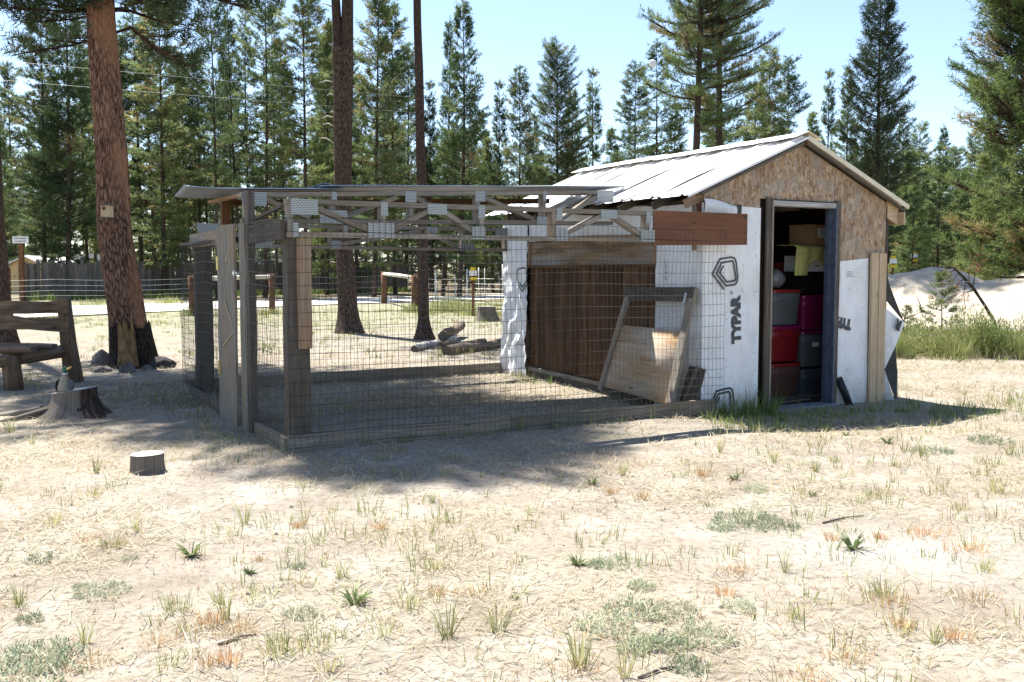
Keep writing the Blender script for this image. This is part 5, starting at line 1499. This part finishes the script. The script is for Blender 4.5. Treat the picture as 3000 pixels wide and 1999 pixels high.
_, lm, cm, H, R = PINES['HI']
for nm, me in (('limbs', lm), ('crown', cm)): link_mesh(nm, me, ft, (.1, 0, 9.2), kind='stuff' if nm == 'limbs' else None)
# thin pine
sz = gnd(1240, 995); sx_, sy_ = sz.x, sz.y + .15
stt = thing('pine_tree', 'thin bare pine trunk between the forked pine and the shed', 'tree', (sx_, sy_, 0))
m1, m2 = C(1236, 600, sy_), C(1222, 0, sy_)
near_trunk(stt, [(sx_, sy_, -.1), (sx_, sy_, .5), (m1.x, sy_, m1.z), (m2.x, sy_, m2.z), (m2.x - .1, sy_, 15)], [.16, .118, .105, .078, .02], 'bark_dark', 18, (.5, .7), relief=.03)
for nm, me in (('limbs', lm), ('crown', cm)):
    o = link_mesh(nm, me, stt, (-.1, 0, 8.6), kind='stuff' if nm == 'limbs' else None); o.rotation_euler = (0, 0, 2); o.scale = (.7, .7, .8)
# pine at the left edge behind the bench
lt = thing('pine_tree', 'dark pine trunk at the left edge behind the log bench', 'tree', (at_depth(4, 800, 17).x, 17, 0))
lx = ORG[lt.name].x
near_trunk(lt, [(lx, 17, -.1), (lx - .03, 17, 1.0), (lx - .12, 17, 4), (lx - .2, 17, 8), (lx - .3, 17, 17)], [.22, .16, .14, .12, .02], 'bark_dark', 18, (.8, .7), relief=.03)
for nm, me in (('limbs', lm), ('crown', cm)):
    o = link_mesh(nm, me, lt, (-.1, 0, 7.2), kind='stuff' if nm == 'limbs' else None); o.rotation_euler = (0, 0, 4)
# close bright pine at the right edge
pine('NEAR', 51, 13, .12, 2.5, .19, whorl=.2, perw=6, prof=(.8, .6), elev=(-.1, .8), curl=.35, side=.55, shoot=.3, sdens=26, nn=17, nl=.13, nw=.018, mat='needles_light', tint=(.0, .75), ragged=.4, dead=.04)
tree('NEAR', 3085, 20.5, height=11.5, rscale=.98, label='close bright green pine at the right edge of the yard')
# sapling and dead leaning sapling in the weeds
tree('S', 2768, 18.2, height=1.35, rscale=.62, label='young green pine sapling in the weeds')
tree('S', 2660, 19.5, height=.0001 + .7, rscale=.4, label='tiny pine sapling poking out of the weeds')
dt = thing('dead_sapling', 'dead sapling bent over in an arch with rusty needles', 'dead tree', gnd(2915, 1000))
def dp(px, py): return at_depth(px, py, 18.6)
m = MB().tube([dp(2930, 1010), dp(2912, 940), dp(2885, 895), dp(2855, 850), dp(2825, 815), dp(2795, 785), dp(2735, 782)], [.035, .033, .032, .03, .026, .02, .008], 8, wob=.1)
m.build('trunk', 'bark_dark', dt)
tw = MB(); SPn, SAn = [], []
for (x0, y0, x1, y1) in ((2795, 785, 2760, 800), (2800, 790, 2775, 820), (2825, 815, 2800, 860), (2830, 820, 2830, 915), (2840, 835, 2850, 770), (2850, 845, 2880, 745), (2810, 800, 2790, 845), (2855, 850, 2800, 880)):
    a, b = dp(x0, y0), dp(x1, y1); tw.tube([a, a.lerp(b, .5) + Vector((0, .1, .03)), b], [.012, .008, .003], 4)
    for k_ in range(7):
        SPn.append(a.lerp(b, .4 + .1 * k_) + Vector((random.uniform(-.06, .06), random.uniform(-.1, .1), random.uniform(-.06, .06)))); SAn.append((b - a).normalized())
tw.build('twigs', 'bark_dark', dt)
V, T = needles_from_shoots(np.array(SPn, dtype=float) - np.array(ORG[dt.name]), np.array(SAn, dtype=float), np.full(len(SPn), .14), RNG.uniform(0, 1, len(SPn)), 16, .08, .008)
link_mesh('needles', tri_mesh('needles', V, T, 'needles_dead'), dt)
dtw = thing('dead_twig_bush', 'bare dead twigs standing out of the weeds near the shed', 'dead shrub', gnd(2645, 990))
tb = MB(); 
for (x0, y0, x1, y1) in ((2645, 950, 2657, 888), (2650, 935, 2690, 918), (2700, 915, 2685, 870), (2652, 910, 2662, 900)):
    a, b = at_depth(x0, y0, 16.5), at_depth(x1, y1, 16.5); tb.tube([a, a.lerp(b, .5) + Vector((.02, 0, 0)), b], [.012, .009, .004], 4)
tb.tube([gnd(2645, 990), at_depth(2645, 950, 16.5)], [.014, .012], 4)
tb.build('twigs', 'bark_dark', dtw)

# ================================================================== GRASS, WEEDS, LITTER
random.seed(77)
def blades(x, y, h, lean, az, w, tint, z=None, drop=0.0):
    """separate bent blades as triangles: lower quad split in two and a tip"""
    n = len(x)
    if z is None: z = np.array([gz(a, b) for a, b in zip(x, y)]) - .004
    d = np.stack([np.cos(az), np.sin(az), np.zeros(n)], 1); sd = np.stack([-np.sin(az), np.cos(az), np.zeros(n)], 1)
    tw = RNG.uniform(0, 6.28, n); sd = np.stack([np.cos(tw), np.sin(tw), np.zeros(n)], 1)
    b = np.stack([x, y, z], 1); up = np.array([0, 0, 1.0])
    mid = b + d * (h * np.sin(lean) * .42)[:, None] + up * (h * np.cos(lean) * .58)[:, None]
    tip = b + d * (h * np.sin(lean) * 1.05)[:, None] + up * (h * np.cos(lean) * .92)[:, None]
    W_ = (sd * w[:, None]) / 2
    V = np.concatenate([np.stack([b - W_, b + W_, mid + W_ * .8], 1), np.stack([b - W_, mid + W_ * .8, mid - W_ * .8], 1), np.stack([mid - W_ * .8, mid + W_ * .8, tip], 1)])
    return V, np.concatenate([tint, tint, tint])
def in_shed(x, y):
    q = to_loc((x, y, 0)); return -.02 < q.x < W + .02 and -.03 < q.y < DEP
def wedge(n, d0, d1, power=1.0, half=.82):
    d = d0 + (d1 - d0) * RNG.uniform(0, 1, n) ** power
    return RNG.uniform(-half, half, n) * d, d
def keep(x, y, fn):
    m = np.array([fn(a, b) > random.random() for a, b in zip(x, y)]); return x[m], y[m]
def nz(x, y, s, o=0.0): return mnoise.noise((x * s + o, y * s, o))
def far_edge(x, y):
    return not in_shed(x, y)
# 1) straw litter lying nearly flat
def straw_density(x, y):
    if in_shed(x, y): return 0
    v = .36 + 1.2 * nz(x, y, .6, 3) + .7 * nz(x, y, 1.7, 8)
    g = gnd(2600, 1620); r = math.hypot((x - g.x) * .8, (y - g.y))
    if r < 1.0: v *= .12 + .5 * r
    q = to_loc((x, y, 0))
    if PA < q.x < 0 and PF < q.y < PR: v = .75
    return v
parts_V, parts_T = [], []
x, y = wedge(180000, 2.4, 15, 1.0); x, y = keep(x, y, straw_density); n = len(x)
V, T = blades(x, y, RNG.uniform(.03, .11, n) * (1 + y * .05), RNG.uniform(1.1, 1.6, n), RNG.uniform(0, 6.28, n), RNG.uniform(.0018, .0038, n) * (.8 + y * .14), RNG.uniform(0, 1, n), z=np.array([gz(a_, b_) for a_, b_ in zip(x, y)]) + RNG.uniform(-.001, .008, n))
link_mesh('dry_straw', tri_mesh('dry_straw', V, T, 'grass_dry'), label='dry straw lying over the sandy yard', kind='stuff')
# 2) short dry and reddish stubble
def stubble(x, y):
    if in_shed(x, y): return 0
    return .25 + 1.3 * nz(x, y, .8, 21) + .5 * nz(x, y, 2.6, 5)
x, y = wedge(52000, 2.4, 18, .9); x, y = keep(x, y, stubble); n = len(x)
V, T = blades(x, y, RNG.uniform(.015, .05, n) * (1 + y * .03), RNG.uniform(.2, 1.2, n), RNG.uniform(0, 6.28, n), RNG.uniform(.0018, .0035, n) * (.8 + y * .12), RNG.uniform(0, 1, n))
link_mesh('reddish_stubble', tri_mesh('reddish_stubble', V, T, 'grass_red'), label='short reddish dry grass stubble across the yard', kind='stuff')
x, y = wedge(64000, 2.4, 20, .9); x, y = keep(x, y, lambda a, b: 0 if in_shed(a, b) else .3 + .9 * nz(a, b, .9, 41)); n = len(x)
V, T = blades(x, y, RNG.uniform(.012, .045, n) * (1 + y * .03), RNG.uniform(.3, 1.3, n), RNG.uniform(0, 6.28, n), RNG.uniform(.0018, .0035, n) * (.8 + y * .12), RNG.uniform(.2, 1, n))
link_mesh('dry_grass', tri_mesh('dry_grass', V, T, 'grass_dry'), label='short bleached grass stubble across the yard', kind='stuff')
# 3) thin green blades, sparse near, thicker to the right and towards the road
def clumps(n, d0, d1, dens, per, spread, power=1.0, half=.82):
    cx, cy = wedge(n, d0, d1, power, half); cx, cy = keep(cx, cy, dens)
    k_ = RNG.integers(per[0], per[1], len(cx)); X = np.repeat(cx, k_); Y = np.repeat(cy, k_); s = RNG.uniform(.4, 1, len(X))
    a = RNG.uniform(0, 6.283, len(X)); sz = np.repeat(RNG.uniform(.55, 1.25, len(cx)), k_); tt = np.repeat(RNG.uniform(0, 1, len(cx)), k_)
    return X + np.cos(a) * s * spread * sz, Y + np.sin(a) * s * spread * sz, a, sz, tt
def gdens(x, y):
    if in_shed(x, y): return 0
    q = to_loc((x, y, 0)); right = sstep(.5, 3.5, x / max(1, y) * 8)
    return .14 + .75 * nz(x, y, .7, 12) + .35 * right
X, Y, a, sz, tt = clumps(3700, 2.6, 12, gdens, (4, 16), .06, .9); n = len(X)
V, T = blades(X, Y, RNG.uniform(.05, .13, n) * sz, RNG.uniform(.05, .75, n), a, RNG.uniform(.002, .004, n) * (.8 + Y * .08), tt * .6 + RNG.uniform(.1, .5, n))
link_mesh('green_grass', tri_mesh('green_grass', V, T, 'grass_green'), label='sparse thin green grass clumps in the sand', kind='stuff')
# turf beyond the run, up to the road
X, Y, a, sz, tt = clumps(5200, 12, 36, lambda x, y: 0 if in_shed(x, y) else .12 + .9 * nz(x, y, .33, 4) + .45 * sstep(20, 27, y), (6, 15), .14, .9, .62); n = len(X)
V, T = blades(X, Y, RNG.uniform(.06, .16, n) * sz, RNG.uniform(.1, .9, n), a, RNG.uniform(.008, .016, n), tt * .7 + RNG.uniform(-.05, .35, n))
link_mesh('roadside_grass', tri_mesh('roadside_grass', V, T, 'grass_green'), label='patchy green grass between the run and the road', kind='stuff')
# lush grass at the foot of the shed front and at its right
def local_clumps(n, a0, a1, b0, b1, per, spread):
    P_ = [to_world((random.uniform(a0, a1), random.uniform(b0, b1), 0)) for _ in range(n)]
    k_ = RNG.integers(per[0], per[1], n); X = np.repeat([p.x for p in P_], k_); Y = np.repeat([p.y for p in P_], k_)
    a = RNG.uniform(0, 6.283, len(X)); s = RNG.uniform(0, 1, len(X)) * spread; sz = np.repeat(RNG.uniform(.5, 1.3, n), k_)
    return X + np.cos(a) * s, Y + np.sin(a) * s, a, sz
VV, TT = [], []
for (n_, a0, a1, b0, b1, per, sp_, h0, h1) in ((34, .0, .85, -.22, -.05, (8, 20), .07, .12, .36), (60, -.35, 2.9, -.75, -.25, (6, 16), .09, .05, .16), (70, 1.9, 4.2, -1.5, -.7, (8, 20), .10, .05, .17),
        (40, -.6, 1.4, -1.25, -.5, (6, 14), .08, .05, .15), (26, -4.4, 0, -.32, -.2, (3, 8), .05, .06, .2), (10, -.4, -.1, 2.6, 3.5, (6, 12), .06, .1, .22), (22, -4.9, -4.5, -.6, 3.6, (4, 10), .08, .06, .16)):
    X, Y, a, sz = local_clumps(n_, a0, a1, b0, b1, per, sp_); n = len(X)
    V, T = blades(X, Y, RNG.uniform(h0, h1, n) * sz, RNG.uniform(.03, .6, n), a, RNG.uniform(.004, .007, n), RNG.uniform(0, 1, n)); VV.append(V); TT.append(T)
link_mesh('lush_grass', tri_mesh('lush_grass', np.concatenate(VV), np.concatenate(TT), 'grass_lush'), label='lush green grass along the foot of the shed', kind='stuff')
# tall weeds along the right fence
VV, TT, VD, TD = [], [], [], []
for i in range(95):
    px = random.uniform(2595, 3180); dd = 15.4 + 3.0 * random.random() ** .8 + .5 * nz(px * .01, 0, 1.3, 9); xx = at_depth(px, 800, dd).x
    e = sstep(5.2, 6.6, xx); rad = random.uniform(.12, .34) * (.6 + .4 * e); hg = random.uniform(.2, .68) * (.45 + .55 * e); n = int(70 + 220 * rad)
    a = RNG.uniform(0, 6.283, n); s0 = RNG.uniform(0, 1, n) ** .6 * rad * .5
    V, T = blades(xx + np.cos(a) * s0, dd + np.sin(a) * s0, hg * RNG.uniform(.45, 1.1, n), RNG.uniform(0, .85, n) * (.35 + s0 / rad), a + RNG.normal(0, .5, n), RNG.uniform(.006, .013, n), np.clip(random.uniform(.15, .75) + RNG.uniform(-.2, .3, n), 0, 1))
    VV.append(V); TT.append(T)
    n = int(n * .8); a = RNG.uniform(0, 6.283, n); s0 = RNG.uniform(.2, 1.3, n) * rad
    V, T = blades(xx + np.cos(a) * s0, dd - .1 + np.sin(a) * s0, hg * RNG.uniform(.1, .5, n), RNG.uniform(.1, 1.2, n), a, RNG.uniform(.005, .01, n), RNG.uniform(0, .9, n)); VD.append(V); TD.append(T)
for i in range(70):
    px = random.uniform(2625, 3180); dd = 15.6 + 2.4 * random.random(); xx = at_depth(px, 800, dd).x
    rad = random.uniform(.18, .5); hg = random.uniform(.2, .75) * (.8 + .9 * nz(xx, dd, .8, 6))
    if nz(xx, dd, 1.1, 2) < -.15: continue
    hg = max(.2, hg); n = int(520 * rad / .3)
    u = RNG.normal(size=(n, 3)); u /= np.linalg.norm(u, axis=1, keepdims=True); u[:, 2] = np.abs(u[:, 2]); rr = RNG.uniform(.35, 1, n) ** .5
    X_ = xx + u[:, 0] * rr * rad; Y_ = dd + u[:, 1] * rr * rad; Z_ = u[:, 2] * rr * hg
    V, T = blades(X_, Y_, RNG.uniform(.03, .10, n), RNG.uniform(0, 1.2, n), RNG.uniform(0, 6.28, n), RNG.uniform(.008, .016, n), np.clip(random.uniform(.05, .6) + RNG.uniform(-.15, .35, n), 0, 1), z=Z_)
    VV.append(V); TT.append(T)
link_mesh('tall_weeds', tri_mesh('tall_weeds', np.concatenate(VV), np.concatenate(TT), 'grass_green'), label='tall green weeds along the wire fence right of the shed', kind='stuff')
link_mesh('dry_weeds', tri_mesh('dry_weeds', np.concatenate(VD), np.concatenate(TD), 'grass_dry'), label='dead pale stems at the foot of the tall weeds', kind='stuff')
# shrubs of grass by the log braces and along the wire fence behind
VV, TT = [], []
for px, py, w_, h_, n_ in ((1215, 915, .5, .5, 200), (1310, 915, .9, .75, 420), (1420, 925, 1.3, .5, 360), (1460, 905, 1.0, .55, 300), (1350, 905, 1.2, .5, 300), (565, 925, .4, .4, 120), (790, 920, .5, .3, 120), (500, 892, 1.0, .5, 200), (280, 896, .8, .45, 160), (900, 880, .9, .4, 160)):
    c = gnd(px, py); X = c.x + RNG.normal(0, w_ * .4, n_); Y = c.y + RNG.normal(0, .35, n_)
    V, T = blades(X, Y, RNG.uniform(.4, 1, n_) * h_, RNG.uniform(0, .7, n_), RNG.uniform(0, 6.28, n_), RNG.uniform(.012, .024, n_), RNG.uniform(.15, .9, n_)); VV.append(V); TT.append(T)
link_mesh('fence_weeds', tri_mesh('fence_weeds', np.concatenate(VV), np.concatenate(TT), 'grass_green'), label='tufts of weeds around the log braces and fence posts', kind='stuff')

fx_, fy_ = [], []
for _ in range(420):
    c = f0 + fd * random.uniform(0, FL) + Vector((fd.y, -fd.x, 0)) * random.uniform(.1, 1.8)
    for _k in range(random.randint(6, 14)): fx_.append(c.x + random.gauss(0, .15)); fy_.append(c.y + random.gauss(0, .15))
n = len(fx_)
V, T = blades(np.array(fx_), np.array(fy_), RNG.uniform(.15, .6, n), RNG.uniform(0, .7, n), RNG.uniform(0, 6.28, n), RNG.uniform(.015, .03, n), RNG.uniform(0, .8, n))
link_mesh('fence_foot_grass', tri_mesh('fence_foot_grass', V, T, 'grass_lush'), label='rank grass along the foot of the board fence', kind='stuff')
# 4) single tufts one can point at
def tuft_mesh(n, h, spread, lean, w, base_dry=True, mat=('grass_green', 'grass_red')):
    a = RNG.uniform(0, 6.283, n); s = RNG.uniform(0, 1, n) * spread
    V, T = blades(np.cos(a) * s, np.sin(a) * s, RNG.uniform(.5, 1.0, n) * h, RNG.uniform(*lean, n), a + RNG.normal(0, .4, n), RNG.uniform(.6, 1.1, n) * w, np.where(RNG.uniform(0, 1, n) < .4, RNG.uniform(.85, 1, n), RNG.uniform(.1, .8, n)), z=np.zeros(n) - .01)
    return tri_mesh('tuft', V, T, mat[0])
TUFT = [tuft_mesh(34, .2, .03, (.05, .75), .0042), tuft_mesh(60, .15, .06, (.1, .9), .004), tuft_mesh(22, .22, .02, (.05, .6), .0045), tuft_mesh(46, .12, .07, (.1, .8), .004)]
REDT = [tuft_mesh(60, .09, .05, (.1, .8), .0035, mat=('grass_red',)), tuft_mesh(90, .075, .09, (.1, 1.0), .0035, mat=('grass_red',))]
def sage_mesh(n, R_, h):
    V, T = [], []
    a = RNG.uniform(0, 6.283, n); s = np.sqrt(RNG.uniform(0, 1, n)) * R_
    k_ = 7; X = np.repeat(np.cos(a) * s, k_) + RNG.normal(0, .008, n * k_); Y = np.repeat(np.sin(a) * s, k_) + RNG.normal(0, .008, n * k_)
    hh = np.repeat(RNG.uniform(.3, 1, n) * h * (1.1 - s / R_ * .6), k_)
    z = RNG.uniform(0, 1, n * k_) * hh - .008
    return tri_mesh('sage', *blades(X, Y, RNG.uniform(.012, .028, n * k_), RNG.uniform(.2, 1.3, n * k_), RNG.uniform(0, 6.283, n * k_), RNG.uniform(.004, .007, n * k_), RNG.uniform(0, 1, n * k_), z=z), 'weed_sage')
SAGE = [sage_mesh(70, .10, .07), sage_mesh(150, .2, .08), sage_mesh(110, .15, .11)]
def rosette(n, L_):
    a = RNG.uniform(0, 6.283, n)
    return tri_mesh('rosette', *blades(np.cos(a) * .01, np.sin(a) * .01, RNG.uniform(.6, 1, n) * L_, RNG.uniform(.7, 1.35, n), a, RNG.uniform(.012, .02, n), RNG.uniform(0, .8, n), z=np.zeros(n)), 'weed_leaf')
ROSE = [rosette(20, .1), rosette(26, .13)]
def put(name, me, px, py, s, label, cat, group):
    p = gnd(px, py); o = link_mesh(name, me, None, (p.x, p.y, gz(p.x, p.y)), label=label, cat=cat, group=group)
    o.rotation_euler = (0, 0, random.uniform(0, 6.28)); o.scale = (s, s, s * random.uniform(.9, 1.15)); return o
for px, py, s in ((283, 1386, 1.0), (268, 1455, 1.0), (325, 1606, .85), (718, 1535, .95), (520, 1792, .9), (660, 1815, .95), (60, 1775, .8), (545, 1850, .7), (250, 1880, .75), (492, 1948, .8), (812, 1915, .85), (903, 1906, .95),
        (1265, 1468, .6), (1277, 1662, .8), (1195, 1777, 1.0), (1312, 1868, 1.1), (1457, 1852, 1.1), (1705, 1958, 1.15), (1822, 1385, .8), (2450, 1350, .9), (2390, 1378, .8), (2265, 1352, .9), (2620, 1362, .9), (2300, 1680, .7), (2590, 1748, .9), (2317, 1815, .7), (2645, 1855, .6), (2882, 1672, .7), (2920, 1442, .9), (2740, 1880, .7), (2110, 1325, .9), (1000, 1690, .8), (400, 1560, .6), (155, 1535, .8), (890, 1540, .8), (570, 1345, .5), (95, 1300, .7), (30, 1265, .9), (640, 1770, .7), (1830, 1990, .8), (960, 1960, .7), (2080, 1440, .6), (2560, 1460, .8), (2820, 1500, .8), (2700, 1330, .9), (2960, 1330, .9)):
    put('grass_tuft', random.choice(TUFT), px, py, s, 'thin green grass tuft growing in the bare sand', 'grass tuft', 'green tufts in the sand')
for px, py, s in ((255, 1580, .8), (690, 1855, 1.1), (610, 1830, 1.2), (470, 1880, .9), (350, 1600, .8), (2150, 1680, 1.0), (2130, 1745, 1.0), (2720, 1570, 1.3), (2830, 1620, 1.3), (2610, 1765, 1.0), (2860, 1755, 1.2), (2440, 1585, .9), (2580, 1580, .8), (2800, 1865, 1.2), (2640, 1835, 1.0), (1290, 1735, 1.0), (1380, 1740, .9), (1690, 1960, .9), (610, 1945, 1.0), (680, 1940, 1.0), (260, 1940, 1.0), (1790, 1440, 1.0), (1880, 1455, 1.1), (760, 1645, .8), (870, 1550, .9), (1110, 1550, 1.0), (2060, 1390, 1.1), (2360, 1990, 1.0), (2480, 1930, 1.0)):
    put('dry_tuft', random.choice(REDT), px, py, s, 'reddish dry grass tuft on the sand', 'grass tuft', 'reddish tufts on the sand')
for px, py, s in ((60, 1960, 1.1), (120, 1925, .9), (300, 1735, .6), (85, 1815, .6), (235, 1720, .4), (2120, 1545, .9), (2190, 1525, 1.0), (2260, 1540, .8), (1750, 1655, .7), (1810, 1650, .6), (1850, 1800, .8), (1780, 1850, .8), (1950, 1800, .7), (1960, 1900, .9), (2060, 1880, .8), (2020, 1960, .8), (380, 1640, .3), (880, 1800, .5), (870, 1660, .5), (120, 1640, .5), (2730, 1320, .8), (2900, 1290, .9), (2160, 1785, .5), (1900, 1890, .8), (1850, 1910, .7), (1880, 1720, .7), (2210, 1430, .6)):
    put('sage_weed', random.choice(SAGE), px, py, s, 'low grey-green mat-forming weed on the sand', 'weed', 'grey-green mats on the sand')
for px, py, s in ((560, 1628, .9), (1040, 1768, 1.0), (2150, 1400, .8), (1735, 1412, .9), (2500, 1612, 1.0), (2600, 1290, .8), (2380, 1450, .6), (1690, 1655, .7), (2570, 1240, .7), (2480, 1262, .6), (730, 1680, .5), (1510, 1755, .4)):
    put('broadleaf_weed', random.choice(ROSE), px, py, s, 'flat dark green rosette of broad leaves on the sand', 'weed', 'broad-leaved rosettes')
# pebbles, bark chips and a few sticks
m = MB()
for _ in range(650):
    d = 2.6 + 8 * random.random() ** 1.3; xx = random.uniform(-.8, .8) * d
    if in_shed(xx, d): continue
    r = random.uniform(.004, .011) * (1 if random.random() < .93 else 2); z = gz(xx, d); b = len(m.v)
    for k_ in range(6):
        a = k_ * 1.047 + random.uniform(-.3, .3); m.v.append((xx + math.cos(a) * r * random.uniform(.7, 1.3), d + math.sin(a) * r * random.uniform(.7, 1.2), z - .002))
    m.v.append((xx + random.uniform(-.3, .3) * r, d, z + r * random.uniform(.5, .9)))
    for k_ in range(6): m.face((b + k_, b + (k_ + 1) % 6, b + 6))
m.build('pebbles', 'rock', kind='stuff', label='small stones and bark chips scattered on the sand')
for px, py, ex, ey, lab in ((640, 1895, 750, 1862, 'thin dark stick lying in the foreground sand'), (1870, 1995, 1985, 1960, 'grey stick lying at the bottom right of the sand'), (2410, 1535, 2530, 1515, 'curved pale twig beside the grey-green weed mat')):
    a, b = gnd(px, py), gnd(ex, ey); a.z = gz(a.x, a.y) + .006; b.z = gz(b.x, b.y) + .006
    MB().tube([a, a.lerp(b, .5) + Vector((.01, .02, .004)), b], [.005, .006, .003], 6).build('stick', 'wood_dark', org=a, label=lab, cat='stick')
